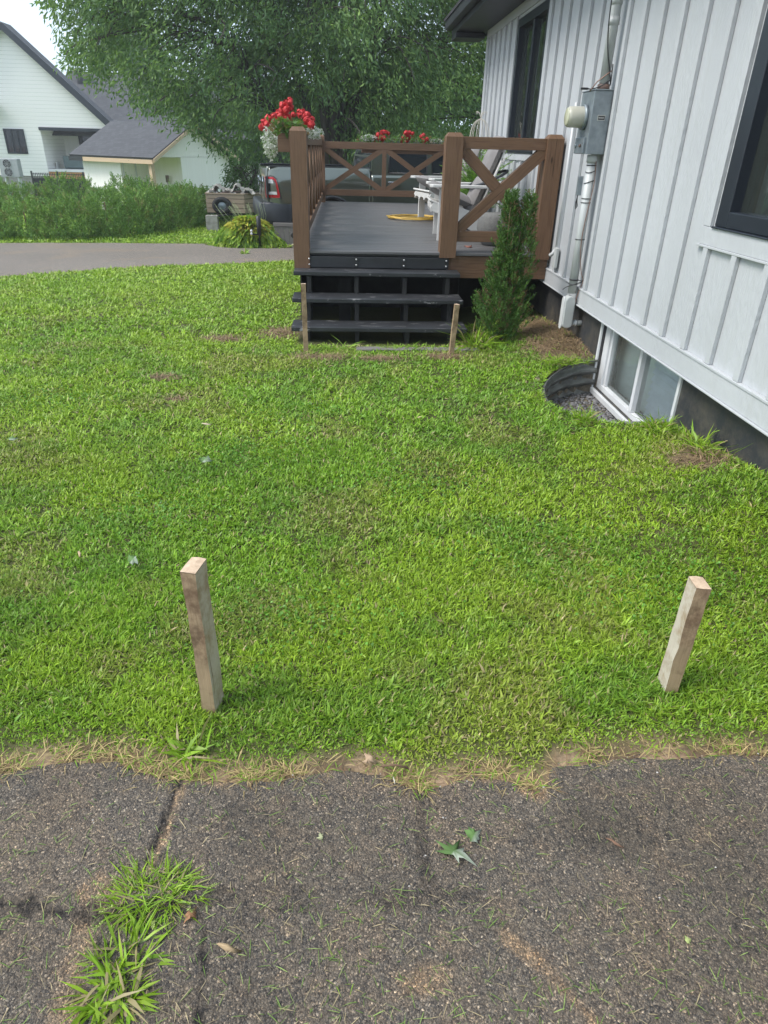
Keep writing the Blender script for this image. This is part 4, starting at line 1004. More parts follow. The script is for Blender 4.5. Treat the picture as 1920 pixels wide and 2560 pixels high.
def pillow(m_, c, ax, ay, az, a, b, h, n=14):
    """puffed cushion: ax, ay in plane, az normal"""
    c, ax, ay, az = Vector(c), Vector(ax), Vector(ay), Vector(az)
    for sg in (1, -1):
        P = []
        for i in range(n + 1):
            u = -1 + 2 * i / n; row = []
            for j in range(n + 1):
                v = -1 + 2 * j / n; hh = h * (max(0, 1 - u ** 4) * max(0, 1 - v ** 4)) ** .42
                hh *= 1 + .07 * math.sin(7 * u + 3 * v) * (1 - abs(u)) + .05 * math.sin(11 * v - 2 * u)
                kx = 1 - .05 * v * v; ky = 1 - .05 * u * u
                row.append(c + ax * (u * a * kx) + ay * (v * b * ky) + az * (sg * hh))
            P.append(row if sg > 0 else row[::-1])
        m_.grid(P)
def make_cushion(label):
    t = thing('chair_cushion', label, 'cushion', (0, 0, 0), 0, 'grey cushions on the garden chairs')
    m_ = MB(); sx = Vector((.88, 0, .33)).normalized(); sn = Vector((-.33, 0, .88)).normalized()
    pillow(m_, (-.10, 0, .455), sx, (0, 1, 0), sn, .27, .255, .062); m_.build('seat_cushion', M['cushion'], t, world=False)
    bd = Vector((-.38, 0, .925)).normalized(); nr = Vector((.925, 0, .38)).normalized()
    for k, (c0, hl) in enumerate(((.225, .19), (.57, .15), (.76, .07))):
        m_ = MB(); pillow(m_, Vector((-.36, 0, .20)) + bd * (c0 + .02) + nr * .075, bd, (0, 1, 0), nr, hl + .015, .25, .066); m_.build('back_cushion', M['cushion'], t, world=False)
    m_ = MB(); pc = Vector((-.36, 0, .20)) + bd * .44
    ring = []
    for q in range(25):
        a = 2 * math.pi * q / 24; ring.append(pc + Vector((0, 1, 0)) * .31 * math.cos(a) + nr * (.02 + .16 * math.sin(a)) + bd * (-.16 * math.sin(a)))
    m_.tube(ring, .014, 8, False); m_.build('strap', M['rope'], t, world=False)
    return t
def place(t, loc, rz): t.location = loc; t.rotation_euler = (0, 0, rz)
ch = make_chair('white slatted garden chair nearest the crossed front railing'); place(ch, (1.085, 8.22, DZ), rad(180 - 3))
cu = make_cushion('grey cushion on the chair nearest the crossed front railing'); place(cu, (1.085, 8.22, DZ), rad(180 - 3))
def copy_tree(o, parent=None):
    c = o.copy(); COL.objects.link(c); c.parent = parent
    for k in list(o.children): copy_tree(k, c)
    return c
c2 = copy_tree(ch); c2['label'] = 'white slatted garden chair standing farther back by the yellow cord'; place(c2, (1.17, 9.95, DZ), rad(180 + 14))
c3 = copy_tree(cu); c3['label'] = 'grey cushion on the farther garden chair by the yellow cord'; place(c3, (1.17, 9.95, DZ), rad(180 + 14))
# yellow cord
pts = []
for k in range(150):
    a = k * .33; r = .30 + .05 * math.sin(k * .21) ; pts.append((.99 + r * 1.15 * math.cos(a) + .04 * math.sin(k * .11), 10.35 + r * 1.0 * math.sin(a) + .05 * math.cos(k * .17), DZ + .010 + .018 * abs(math.sin(k * .37)) + .0001 * k))
pts += [(1.5, 10.3, DZ + .01), (1.75, 10.1, DZ + .01)]
mb = MB(); mb.tube(pts, .0065, 6); tag(mb.build('extension_cord', M['yellow']), 'yellow cord coiled on the grey deck in front of the farther chair', 'cord')
# woven basket / pouf
bk = thing('woven_basket', 'round grey woven basket behind the nearer garden chair', 'basket', (1.62, 7.62, DZ))
mb = MB(); mb.lathe((1.62, 7.62, DZ), (0, 0, 1), [(0, .13), (.04, .17), (.16, .205), (.28, .19), (.31, .17), (.30, .15), (.05, .12)], 26); mb.build('basket_body', M['wicker'], bk)
# bit of dry leaf on deck
def litter(name, label, x, y, z, size, col, rz, shape='maple', cat='leaf', curl=.3, group=None):
    if shape == 'maple':
        o = [(0, -.5), (.10, -.22), (.34, -.34), (.30, -.14), (.50, -.02), (.28, .06), (.36, .26), (.16, .20), (.12, .34), (0, .55), (-.12, .34), (-.16, .20), (-.36, .26), (-.28, .06), (-.50, -.02), (-.30, -.14), (-.34, -.34), (-.10, -.22)]
    else:
        o = [(0, -.5), (.10, -.25), (.14, 0), (.08, .3), (0, .5), (-.09, .25), (-.12, 0), (-.08, -.3)]
    jr = np.random.default_rng(int(abs(x * 777)) + 3); o = [(a * jr.uniform(.35, 1.0) * (.8 if a > 0 else 1), b * jr.uniform(.6, 1.25)) for a, b in o]
    V = [(0, 0, curl * size * .25)] + [(px * size, py * size, curl * size * (abs(px) * .9 + .35 * math.sin(py * 7 + px * 5)) * .8) for px, py in o]
    c_, s_ = math.cos(rz), math.sin(rz)
    V = np.array([(x + a * c_ - b * s_, y + a * s_ + b * c_, z + max(c + .004, .002)) for a, b, c in V])
    n_ = len(o); F = np.array([[0, k + 1, (k + 1) % n_ + 1] for k in range(n_)])
    cc = np.array([col] * len(V)) * np.random.default_rng(int(abs(x * 999))).uniform(.7, 1.25, (len(V), 1))
    if name == 'maple_leaf' and size > .05:
        rj = np.random.default_rng(int(abs(y * 555))); k_ = (V[:, 0] - x) * .8 + (V[:, 1] - y) * -.6 > size * .05
        cc[k_] = np.array([.50, .55, .45]) * rj.uniform(.7, 1.1, (k_.sum(), 1)); cc[~k_] = np.array([.11, .20, .06]) * rj.uniform(.7, 1.3, ((~k_).sum(), 1))
    ob = npmesh(name, V, [F], M['litter'], cc, smooth=False)
    md = ob.modifiers.new('so', 'SOLIDIFY'); md.thickness = .0006
    return tag(ob, label, cat, group)
litter('dead_leaf', 'small reddish dry leaf lying on the deck behind the front railing', 1.30, 7.36, DZ, .12, (.28, .12, .09), .7, 'maple')
litter('maple_leaf', 'larger torn green and silver leaf lying on the asphalt', .275, 1.072, .016, .105, (.22, .27, .11), -2.2, 'maple', curl=.35)
litter('maple_leaf', 'smaller green leaf just above the larger torn one on the asphalt', .335, 1.118, .016, .065, (.21, .28, .09), .4, 'maple', curl=.4)
litter('dead_leaf', 'orange brown ragged leaf beside the upper grass clump on the asphalt', -.372, .938, .016, .045, (.36, .19, .10), 2.6)
litter('dead_leaf', 'pale curled dry leaf at the ragged edge of the lawn', .062, 1.372, .022, .055, (.52, .37, .24), .3)
litter('dead_leaf', 'long curled tan leaf on the asphalt right of the lower grass clump', -.275, .861, .014, .075, (.40, .29, .17), 1.3, 'long')
litter('dead_leaf', 'brown twisted leaf scrap alone on the right part of the asphalt', .709, 1.084, .014, .05, (.26, .15, .10), .9, 'long')
litter('dead_leaf', 'tan dry leaf lying on the lawn far behind the tall left stake', -.879, 3.999, .055, .10, (.55, .45, .32), 1.4, 'long', curl=.2)
litter('maple_leaf', 'silvery maple leaf upright in the lawn left of the tall stake', -.905, 2.429, .05, .085, (.34, .38, .20), .2, 'maple', curl=.5)
litter('maple_leaf', 'silvery maple leaf half sunk in the middle of the lawn', -.79, 3.46, .05, .11, (.22, .34, .15), 1.2, 'maple', curl=.3)
litter('maple_leaf', 'pale leaf in the lawn near the left edge of the picture', -1.97, 3.767, .05, .08, (.48, .48, .34), 2, 'maple')
litter('dead_leaf', 'slim tan dry leaf lying in the lawn at the left', -1.145, 2.48, .05, .07, (.48, .36, .22), .5, 'long')
litter('dead_leaf', 'small cream leaf on the sandy patch by the lawn edge', .135, 1.30, .016, .028, (.62, .58, .48), .2, 'long')
litter('maple_leaf', 'small pale green leaf scrap in the middle of the asphalt', -.07, 1.13, .014, .028, (.40, .42, .24), .2)
litter('maple_leaf', 'yellow green leaf scrap low on the right part of the asphalt', .79, .835, .014, .025, (.45, .52, .2), .2)
mb = MB(); mb.tube([(.10, 1.352, .02), (.14, 1.35, .026), (.18, 1.345, .018)], .0035, 6); tag(mb.build('twig', M['stem']), 'short grey twig lying at the lawn edge', 'twig')

# grass clumps growing through the cracks
def clump(name, label, cx_, cy_, ax_r, ay_r, n, L0, W0, seeds, cat='grass clump'):
    t = thing(name, label, cat, (cx_, cy_, 0))
    r = np.sqrt(RNG.random(n)) * .6; a = RNG.uniform(0, 2 * np.pi, n)
    x = cx_ + r * ax_r * np.cos(a); y = cy_ + r * ay_r * np.sin(a)
    az = np.where(RNG.random(n) < .55, a + RNG.normal(0, .7, n), RNG.uniform(0, 6.28, n)); q = RNG.random(n)[:, None]
    x = x + ax_r * .5 * (fbm(x, y, .03, 77) - .5); y = y + ay_r * .5 * (fbm(x, y, .03, 78) - .5)
    c = (GA * q + GB * (1 - q)) * RNG.uniform(.6, 1.15, n)[:, None]; c = np.where(RNG.random(n)[:, None] < .16, GD * .8, c)
    blades('blades', np.stack([x, y, np.full(n, .006)], -1), az, RNG.uniform(.9 if cat == 'grass clump' else .5, 1.52, n), RNG.uniform(.35, 1.3, n) ** 1.3 * L0, RNG.uniform(.5, 1.4, n) * W0, c, M['grass'], t, (cx_, cy_, 0), twist=RNG.normal(0, .7, n))
    for k in range(seeds):
        P, D, Cc = [], [], []
        a = RNG.uniform(0, 6.28); l = RNG.uniform(.8, 1.15)
        b = np.array([cx_ + math.cos(a) * ax_r * l * .9, cy_ + math.sin(a) * ay_r * l * .9, RNG.uniform(.025, .05)]); d = np.array([math.cos(a), math.sin(a), .5]); d /= np.linalg.norm(d)
        for q_ in range(34):
            P.append(b + d * q_ * .00085 + RNG.normal(0, .0005, 3)); D.append(d * .6 + RNG.normal(0, .8, 3)); Cc.append(np.array([.42, .50, .16]) * RNG.uniform(.6, 1.2))
        leaves('seed_head', np.array(P), np.array(D), np.full(len(P), .006), np.full(len(P), .0028), np.array(Cc), M['litter'], t, (cx_, cy_, 0))
    return t
clump('grass_clump', 'fine bladed grass clump with pale seed heads in the asphalt crack', -.470, .995, .15, .10, 800, .062, .0036, 10)
clump('grass_clump', 'broad bladed crabgrass clump below the seeded one on the asphalt', -.500, .80, .085, .15, 420, .075, .0070, 0)
clump('weed', 'wide leaved crabgrass rosette hanging over the edge of the asphalt', -.47, 1.425, .07, .05, 34, .095, .010, 0, 'weed')
for (x, y, s, lb) in ((.055, .93, 1, 'small sparse grass tuft in the middle crack of the asphalt'), (.42, .985, .8, 'tiny grass tuft on the asphalt below the torn leaf'), (.5, 5.95, 2, 'tall grass weeds in front of the lowest black step'), (-.05, 5.98, 2, 'ragged weeds at the left foot of the black steps')):
    clump('grass_tuft', lb, x, y, .03 * s * (4 if y > 5 else 1), .03 * s, int(34 * s), .035 * s ** 2.2, .0022 * s ** 1.6, 0)
clump('weed', 'tall bright green weeds beside the cedar and the black steps', 1.22, 6.12, .16, .2, 170, .26, .011, 0, 'weed')
clump('weed', 'long grass growing up against the dark foundation', 1.98, 3.3, .07, .30, 120, .15, .009, 0, 'weed')
clump('weed', 'grass overhanging the rim of the window well', 1.60, 4.10, .12, .22, 260, .09, .006, 0, 'weed')
clump('weed', 'broad leaved weed by the near corner of the basement window', 1.93, 3.75, .12, .16, 160, .11, .009, 0, 'weed')
for o_ in list(bpy.data.objects):
    if o_.name.startswith(('weed', 'grass_tuft')) and o_.type == 'EMPTY' and o_.location.x > 1.1: o_.location.z = tzf(o_.location.x, o_.location.y, False)

# ------------------------------------------------------------------ cedar beside the deck
def cedar(label, x, y, h, spec):
    z0 = tzf(x, y); t = thing('cedar_shrub', label, 'shrub', (x, y, z0), 0)
    P, D, C_ = [], [], []
    for (ox, oy, zb, zt, rb_, n_) in spec:
        for k in range(n_):
            u = RNG.random() ** .8; zz = zb + (zt - zb) * u
            rr = rb_ * (1 - .92 * u ** 1.7) * (.30 + .70 * min(1, (u + .12) * 3)) * (1 + .24 * math.sin(k * 1.3)) ; a = RNG.uniform(0, 2 * math.pi); f = RNG.uniform(.25, 1.05)
            c = np.array([x + ox + rr * f * math.cos(a), y + oy + rr * f * math.sin(a), z0 + zz])
            out_ = np.array([math.cos(a) * .55, math.sin(a) * .55, .85]); g_ = RNG.random()
            brown = RNG.random() < (.16 if .35 < u < .9 else .05)
            side = np.array([-math.sin(a), math.cos(a), 0]) * math.cos(a * 5 + k) + np.array([math.cos(a), math.sin(a), 0]) * .4
            for q_ in range(26):
                s = RNG.random(); lat = RNG.normal(0, .016 * (1.1 - s))
                P.append(c + out_ * (s * .075) + side * lat); D.append(out_ * .8 + side * np.sign(lat) * .8 + RNG.normal(0, .25, 3))
                cc = np.array([.055, .135, .030]) * (1 - g_) + np.array([.115, .215, .045]) * g_
                if brown: cc = np.array([.20, .13, .07])
                C_.append(cc * RNG.uniform(.7, 1.25))
    P = np.array(P); n_ = len(P)
    leaves('foliage', P, np.array(D), RNG.uniform(.016, .034, n_), RNG.uniform(.005, .009, n_), np.array(C_), M['needle'], t, (x, y, z0))
    m_ = MB()
    for k in range(14):
        a = k * 2.4; m_.tube([(x, y, z0 - .03), (x + .05 * math.cos(a), y + .05 * math.sin(a), z0 + .35), (x + .09 * math.cos(a + .4), y + .09 * math.sin(a + .4), z0 + .8 + .03 * k)], [.012, .007, .002], 6)
    m_.build('trunk', M['stem'], t)
cedar('young columnar cedar with two tips growing in front of the deck', 1.46, 6.18, 1.3, [(-.02, 0, .02, .88, .25, 1150), (-.03, 0, .45, 1.23, .135, 330), (.12, -.02, .45, 1.23, .105, 230)])

# ------------------------------------------------------------------ flowers
def petals_mesh():
    m_ = MB()
    for k in range(46):
        z = 1 - 2 * (k + .5) / 46; th = k * 2.39996; r = math.sqrt(1 - z * z); n_ = Vector((r * math.cos(th), r * math.sin(th), z))
        t1 = n_.cross(Vector((0.3, .2, .9))).normalized(); t2 = n_.cross(t1); q = random.uniform(0, 6.28); u_ = t1 * math.cos(q) + t2 * math.sin(q); v_ = n_.cross(u_)
        c = n_ * random.uniform(.017, .027); sz = random.uniform(.010, .015)
        m_.poly([c - u_ * sz, c + v_ * sz * .8 + n_ * .004, c + u_ * sz + n_ * .008, c - v_ * sz * .8 + n_ * .004])
    return m_
REDM = simple('red_petals', (.66, .030, .030), (.40, .012, .016), .6, 60, .8, 120)
_red = None
def flowerbox(label, loc, ax, length, reds, whites, box=True, droop=.2, nleaf=900):
    """ax: unit vector along the box"""
    global _red
    t = thing('flower_box', label, 'flower box', loc); L_ = Vector(loc); ax = Vector(ax); ay = Vector((-ax.y, ax.x, 0))
    if box:
        m_ = MB(); m_.obox(L_ - ax * length / 2, ax * length, ay * .16, (0, 0, .16)); m_.build('box', M['stain'], t, bev=.004)
    P, D, C_ = [], [], []
    for k in range(nleaf):
        u = RNG.uniform(-.55, .55) * length; v = RNG.normal(0, .07); hgt = .08 + .10 * RNG.random()
        P.append(np.array(L_ + ax * u + ay * v) + [0, 0, hgt]); D.append(RNG.normal(0, 1, 3) + [0, 0, .4]); C_.append(np.array([.10, .20, .05]) * RNG.uniform(.5, 1.4) if RNG.random() < .75 else np.array([.20, .12, .06]))
    n_ = len(P); leaves('foliage', np.array(P), np.array(D), RNG.uniform(.03, .07, n_), RNG.uniform(.02, .045, n_), np.array(C_), M['leaf'], t, loc)
    P, D, C_ = [], [], []
    for (u0, v0, z0, ru, rv, rz_, n_) in whites:
        for k in range(n_):
            d = RNG.normal(0, 1, 3); d /= np.linalg.norm(d); r = RNG.random() ** .33
            c = np.array(L_ + ax * (u0 + d[0] * ru * r) + ay * (v0 + d[1] * rv * r)) + [0, 0, z0 + d[2] * rz_ * r]
            wht = RNG.random() < .62
            for q_ in range(5 if wht else 3):
                P.append(c + RNG.normal(0, .004, 3)); D.append(RNG.normal(0, 1, 3)); C_.append(np.array([.74, .75, .70]) * RNG.uniform(.8, 1.05) if wht else np.array([.14, .25, .07]) * RNG.uniform(.6, 1.2))
    if P:
        n_ = len(P); o = leaves('white_blossom', np.array(P), np.array(D), RNG.uniform(.012, .02, n_), RNG.uniform(.010, .016, n_), np.array(C_), M['petal'], t, loc); o['kind'] = 'stuff'
    for (u0, v0, z0) in reds:
        if _red is None: o = petals_mesh().build('red_bloom', REDM, t, world=False); _red = o
        else: o = _red.copy(); COL.objects.link(o); o.parent = t
        o.location = ax * u0 + ay * v0 + Vector((0, 0, z0)); o.rotation_euler = (RNG.uniform(0, 3), RNG.uniform(0, 3), RNG.uniform(0, 3)); s = RNG.uniform(.9, 1.35); o.scale = (s, s, s)
    return t
rd = []
for k in range(30):
    u = RNG.uniform(-.33, .22); rd.append((u * .9 + RNG.normal(0, .02), .06 - u * .5 + RNG.normal(0, .10), .36 - 1.0 * abs(u + .02) ** 1.25 + RNG.normal(0, .022)))
# first box hangs on the left railing, pointing away from the viewer
t_ = flowerbox('full flower box with red and white flowers on the left railing', (-.56, 7.75, 1.635), (0, 1, 0), .75,
    [(RNG.uniform(-.3, .3), a, z) for a, z in ((.26, .13), (.24, .17), (.22, .12), (.19, .20), (.16, .16), (.14, .23), (.11, .19), (.10, .26), (.07, .22), (.05, .28), (.03, .24), (.03, .31), (-.0, .27), (-.01, .33), (-.02, .22), (-.04, .30), (-.05, .25), (-.03, .37), (-.04, .34), (-.10, .28), (-.12, .25), (-.14, .27), (-.16, .23), (-.19, .25), (-.20, .19), (-.23, .21), (-.245, .16), (-.22, .15), (.20, .15), (.0, .19))],
    [(-.15, .14, .02, .30, .12, .14, 420), (.05, .19, -.02, .25, .07, .15, 260), (.1, .05, .12, .3, .14, .06, 300), (.25, -.24, .10, .3, .10, .06, 260)])
flowerbox('low flower box with two red clusters behind the back railing', (1.06, DB + .10, 1.60), (1, 0, 0), 1.5,
    [(u - 1.06, RNG.normal(0, .04), z) for u, z in ((.52, .11), (.55, .16), (.58, .11), (.60, .21), (.63, .16), (.66, .24), (.70, .25), (.68, .12), (.74, .25), (.78, .23), (.70, .16), (1.02, .12), (1.05, .18), (1.08, .24), (1.06, .13), (1.12, .20), (1.10, .26), (1.15, .25), (1.16, .17), (1.20, .24), (1.12, .13), (1.36, .20), (1.38, .14), (1.40, .22), (1.42, .13), (1.46, .16))],
    [(-.62, 0, .15, .15, .06, .055, 320), (.50, 0, .13, .18, .06, .05, 260)], nleaf=500)
# fern in a pot, wire cage
fn = thing('potted_fern', 'bushy bright green fern in a dark pot between the garden chairs', 'potted plant', (1.64, 9.1, DZ))
mb = MB(); mb.lathe((1.64, 9.1, DZ), (0, 0, 1), [(0, .12), (.30, .17), (.32, .18), (.32, .15)], 20); mb.build('pot', M['terracotta'], fn)
P, D, C_ = [], [], []
for k in range(150):
    a = RNG.uniform(0, 6.28); l = RNG.uniform(.25, .55); el = RNG.uniform(.2, 1.45)
    for q_ in range(34):
        s = q_ / 34; x = math.cos(a) * l * s * math.cos(el * (1 - .5 * s)); y = math.sin(a) * l * s * math.cos(el * (1 - .5 * s)); z = .32 + l * 1.5 * (math.sin(el) * s - .55 * s * s * math.cos(el))
        for sg in (-1, 1):
            P.append((1.64 + x, 9.1 + y, DZ + z)); D.append((-math.sin(a) * sg + math.cos(a) * .4, math.cos(a) * sg + math.sin(a) * .4, .25)); C_.append((np.array([.20, .36, .05]) * s + np.array([.06, .17, .03]) * (1 - s)) * RNG.uniform(.8, 1.15))
n_ = len(P); leaves('fronds', np.array(P), np.array(D), np.full(n_, .040) * RNG.uniform(.6, 1.2, n_), np.full(n_, .012), np.array(C_), M['leaf'], fn, (1.64, 9.1, DZ))
cg = thing('wire_cage', 'cream wire domed cage ornament standing by the far wall', 'ornament', (1.86, 10.4, DZ))
mb = MB(); cz = 1.62
for k in range(12):
    a = 2 * math.pi * k / 12; pr_ = [(.135, cz), (.135, cz + .16), (.115, cz + .26), (.07, cz + .335), (.0, cz + .37)]
    mb.tube(smooth([(1.86 + r * math.cos(a), 10.4 + r * math.sin(a), z) for r, z in pr_]), .0035, 5)
for z in (cz, cz + .14): mb.tube([(1.86 + .135 * math.cos(a), 10.4 + .135 * math.sin(a), z) for a in np.linspace(0, 6.283, 30)], .004, 5, False)
mb.build('wire_dome', M['wire'], cg)
mb = MB()
for k in range(5):
    a = 2 * math.pi * k / 5; mb.tube(smooth([(1.86, 10.4, cz + .37), (1.86 + .03 * math.cos(a), 10.4 + .03 * math.sin(a), cz + .43), (1.86 + .075 * math.cos(a), 10.4 + .075 * math.sin(a), cz + .45), (1.86 + .07 * math.cos(a), 10.4 + .07 * math.sin(a), cz + .42)]), .0035, 5)
mb.build('finial', M['wire'], cg)
mb = MB(); mb.tube([(1.86, 10.4, DZ), (1.86, 10.4, cz)], .012, 8); mb.lathe((1.86, 10.4, DZ), (0, 0, 1), [(0, .14), (.015, .14), (.02, .02)], 16); mb.lathe((1.86, 10.4, cz - .012), (0, 0, 1), [(0, .14), (.012, .14)], 20); mb.build('stand', M['wire'], cg)
# ------------------------------------------------------------------ pickup truck (local: +x forward, +y away, origin below the near rear corner)
TR = thing('pickup_truck', 'olive grey pickup truck parked behind the deck', 'pickup truck', (-1.50, 14.25, -.17), rad(11.5))
Wt = 2.02
def sidey(z, x=2): 
    """inward lean of the body side"""
    y = .0
    if z > 1.17: y += .40 * (z - 1.17) ** 1.1
    if z < .62: y += .10 * (.62 - z)
    if x < .30: y += .10 * ((.30 - x) / .30) ** 2
    if x > 5.3: y += .30 * ((x - 5.3) / .6) ** 2
    return y
def tloc(m_, n, mt, par=TR, **k): return m_.build(n, mt, par, world=False, **k)
arch = [(1.28, .47), (4.93, .47)]
def sidepanel(x0, x1, z0, ztop, mirror=False):
    m_ = MB(); nx = int((x1 - x0) / .05) + 1; nz = 16; P = []
    for i in range(nx + 1):
        x = x0 + (x1 - x0) * i / nx; row = []
        zb = z0
        for (ax_0, r) in arch:
            if abs(x - ax_0) < r: zb = max(zb, .42 + math.sqrt(r * r - (x - ax_0) ** 2))
        zt = ztop(x) if callable(ztop) else ztop
        for j in range(nz + 1):
            z = zb + (zt - zb) * j / nz; y = sidey(z, x); row.append((x, (Wt - y) if mirror else y, z))
        P.append(row if mirror else row[::-1])
    return m_.grid(P)
hood = lambda x: 1.30 if x < 4.35 else 1.30 - .12 * ((x - 4.35) / 1.5) ** 1.5
for mir in (False, True):
    tloc(sidepanel(.06, 2.06, .50, 1.41, mir), 'bed_side', M['truckpaint'], solid=.01)
    tloc(sidepanel(2.09, 5.85, .50, hood, mir), 'cab_side', M['truckpaint'], solid=.01)
m_ = MB(); m_.box(.08, .12, .55, 2.05, Wt - .12, 1.36); tloc(m_, 'bed_cover', M['blackplastic'])
m_ = MB(); m_.box(.10, .085, 1.405, 2.06, .17, 1.43); m_.box(.10, Wt - .17, 1.405, 2.06, Wt - .085, 1.43); tloc(m_, 'bed_rail', M['blackplastic'], bev=.01)
# tailgate with raised letters
P = []
for i in range(13):
    y = .11 + (Wt - .22) * i / 12; P.append([(.045 - .05 * math.sin(math.pi * i / 12) + .02 * (z > 1.3), y, z) for z in (.74, .80, .95, 1.1, 1.25, 1.36, 1.41)])
tg = tloc(MB().grid(P), 'tailgate', M['truckpaint'], solid=.012)
def lettering(txt, size, mat, parent, mtx, ext=.008):
    cu_ = bpy.data.curves.new('t', 'FONT'); cu_.body = txt; cu_.size = size; cu_.extrude = ext; cu_.align_x = 'CENTER'; cu_.align_y = 'CENTER'
    tmp = bpy.data.objects.new('t', cu_); COL.objects.link(tmp); bpy.context.view_layer.update()
    me = bpy.data.meshes.new_from_object(tmp.evaluated_get(bpy.context.evaluated_depsgraph_get())); bpy.data.objects.remove(tmp)
    o = bpy.data.objects.new('lettering', me); COL.objects.link(o); me.materials.clear(); me.materials.append(mat); o.parent = parent; o.matrix_local = mtx; return o
lettering('RAM', .30, M['chrome'], tg, Matrix.Translation((-.012, Wt / 2, 1.12)) @ Matrix(((0, 0, -1, 0), (-1.9, 0, 0, 0), (0, 1, 0, 0), (0, 0, 0, 1))))
m_ = MB(); m_.box(.10, .10, 1.3, .12, .9, 1.405); m_.box(.14, .05, .52, 5.7, Wt - .05, .56); m_.box(2.06, .10, .56, 2.09, Wt - .1, 1.36); tloc(m_, 'inner_panel', M['blackplastic'])
# tail lamp wraps the corner
o = [(.035, .86), (.035, 1.25), (.10, 1.27), (.17, 1.255), (.225, 1.21), (.25, 1.12), (.275, .98), (.295, .90), (.29, .85)]
def onside(pts, off): return [(x, sidey(z, x) - off, z) for x, z in pts]
m_ = MB(); m_.prism(onside(o, .012), (0, .03, 0)); m_.box(.012, .012, .86, .05, .20, 1.25); lamp = tloc(m_, 'tail_lamp', M['blackplastic'], bev=.008)
i1 = [(.04, .88), (.04, .925), (.215, .93), (.205, 1.02), (.165, 1.17), (.135, 1.20), (.04, 1.205), (.04, 1.24), (.15, 1.24), (.20, 1.20), (.225, 1.11), (.262, .93), (.255, .88)]
m_ = MB(); m_.prism(onside(i1, .018), (0, .012, 0)); m_.box(.004, .03, .88, .012, .19, .93); m_.box(.004, .03, 1.2, .012, .19, 1.24); m_.box(.004, .15, .93, .012, .19, 1.2); tloc(m_, 'red_lens', M['redlens'], lamp)
for q_ in ([(.04, 1.13), (.04, 1.20), (.13, 1.195), (.15, 1.13)], [(.04, .935), (.04, .985), (.20, .985), (.208, .935)]):
    m_ = MB(); m_.prism(onside(q_, .0165), (0, .01, 0)); tloc(m_, 'clear_lens', M['whitelens'], lamp)
# bumper
P = []
prof = [(.78, .02), (.79, -.03), (.76, -.06), (.62, -.075), (.48, -.06), (.42, -.03), (.40, .02)]
for k in range(15):
    t = k / 14; 
    if k < 7: x_ = .48 - .50 * (k / 6.0) ** .8 if k < 6 else -.03; y_ = .02 + .10 * max(0, (k - 2) / 4.) ** 2 * (k > 2); 
    else: x_ = -.04; y_ = .12 + (Wt - .24) * (k - 7) / 7
    sx = (1 if k < 4 else (.5 if k < 7 else 0))
    P.append([(x_ + (off if k >= 5 else 0), y_ + (off * .3 if k < 5 else 0), z) for z, off in prof])
tloc(MB().grid(P), 'rear_bumper', M['bumper'], solid=.02)
m_ = MB(); m_.box(-.05, .5, .765, .03, Wt - .5, .795); m_.box(-.08, .12, .77, .06, Wt - .12, .80); tloc(m_, 'bumper_step', M['blackplastic'])
m_ = MB(); m_.box(2.04, .04, .40, 4.2, .22, .47); m_.box(.45, .03, .46, .82, .10, .60); tloc(m_, 'side_step', M['blackplastic'], bev=.01)
m_ = MB(); m_.tube([(.9, .4, .42), (.55, .32, .40), (.35, .16, .38)], .04, 12); tloc(m_, 'exhaust', M['chrome'])
for ax0, r in arch:
    for yy in (.0, Wt):
        m_ = MB(); m_.tube([(ax0 + (r + .01) * math.cos(a), yy, .42 + (r + .01) * math.sin(a)) for a in np.linspace(0, math.pi, 22)], .028, 8); tloc(m_, 'wheel_arch', M['blackplastic'])
    m_ = MB(); m_.lathe((ax0, .10, .42), (0, 1, 0), [(0, .47), (.3, .47)], 24); tloc(m_, 'wheel_housing', M['under'])
    for yy, sg in ((.02, 1), (Wt - .02, -1)):
        m_ = MB(); m_.lathe((ax0, yy, .40), (0, sg, 0), [(.02, .26), (0, .34), (.02, .385), (.05, .40), (.22, .40), (.26, .36)], 30); wh = tloc(m_, 'wheel', M['rubber'])
        m_ = MB(); m_.lathe((ax0, yy + sg * .03, .40), (0, sg, 0), [(.03, .0), (.01, .06), (.03, .09), (.05, .22), (.0, .255), (.02, .27)], 30); tloc(m_, 'rim', M['chrome'], wh)
# cab
def cabring(z, y_in, xa, xb): return [(xa, y_in, z), (xb, y_in, z), (xb, Wt - y_in, z), (xa, Wt - y_in, z)]
R0 = cabring(1.30, .075, 2.09, 4.95); R1 = cabring(1.62, .135, 2.14, 4.50); R2 = cabring(1.90, .20, 2.22, 4.02); R3 = cabring(1.955, .33, 2.42, 3.85)
m_ = MB()
for a, b in ((R0, R1), (R1, R2), (R2, R3)):
    for k in range(4): m_.poly([a[k], a[(k + 1) % 4], b[(k + 1) % 4], b[k]])
m_.poly(R3); tloc(m_, 'cab', M['truckpaint'], bev=.03)
def onc(x, z, off):      # point on the cab's near face
    if z < 1.62: t = (z - 1.30) / .32; y = .075 + t * .06
    else: t = (z - 1.62) / .28; y = .135 + t * .065
    return (x, y - off, z)
def glassy(pts, n='side_window'):
    m_ = MB(); m_.poly([onc(x, z, .008) for x, z in pts]); g1 = tloc(m_, n, M['glassdark'], solid=.004)
    m_ = MB(); m_.tube([onc(x, z, .008) for x, z in pts + [pts[0]]], .012, 6); tloc(m_, 'seal', M['blackplastic'], g1)
glassy([(2.45, 1.335), (3.25, 1.335), (3.25, 1.62), (3.25, 1.85), (2.60, 1.85), (2.47, 1.62)])
glassy([(3.36, 1.335), (4.45, 1.335), (4.38, 1.40), (4.12, 1.62), (3.90, 1.85), (3.36, 1.85)])
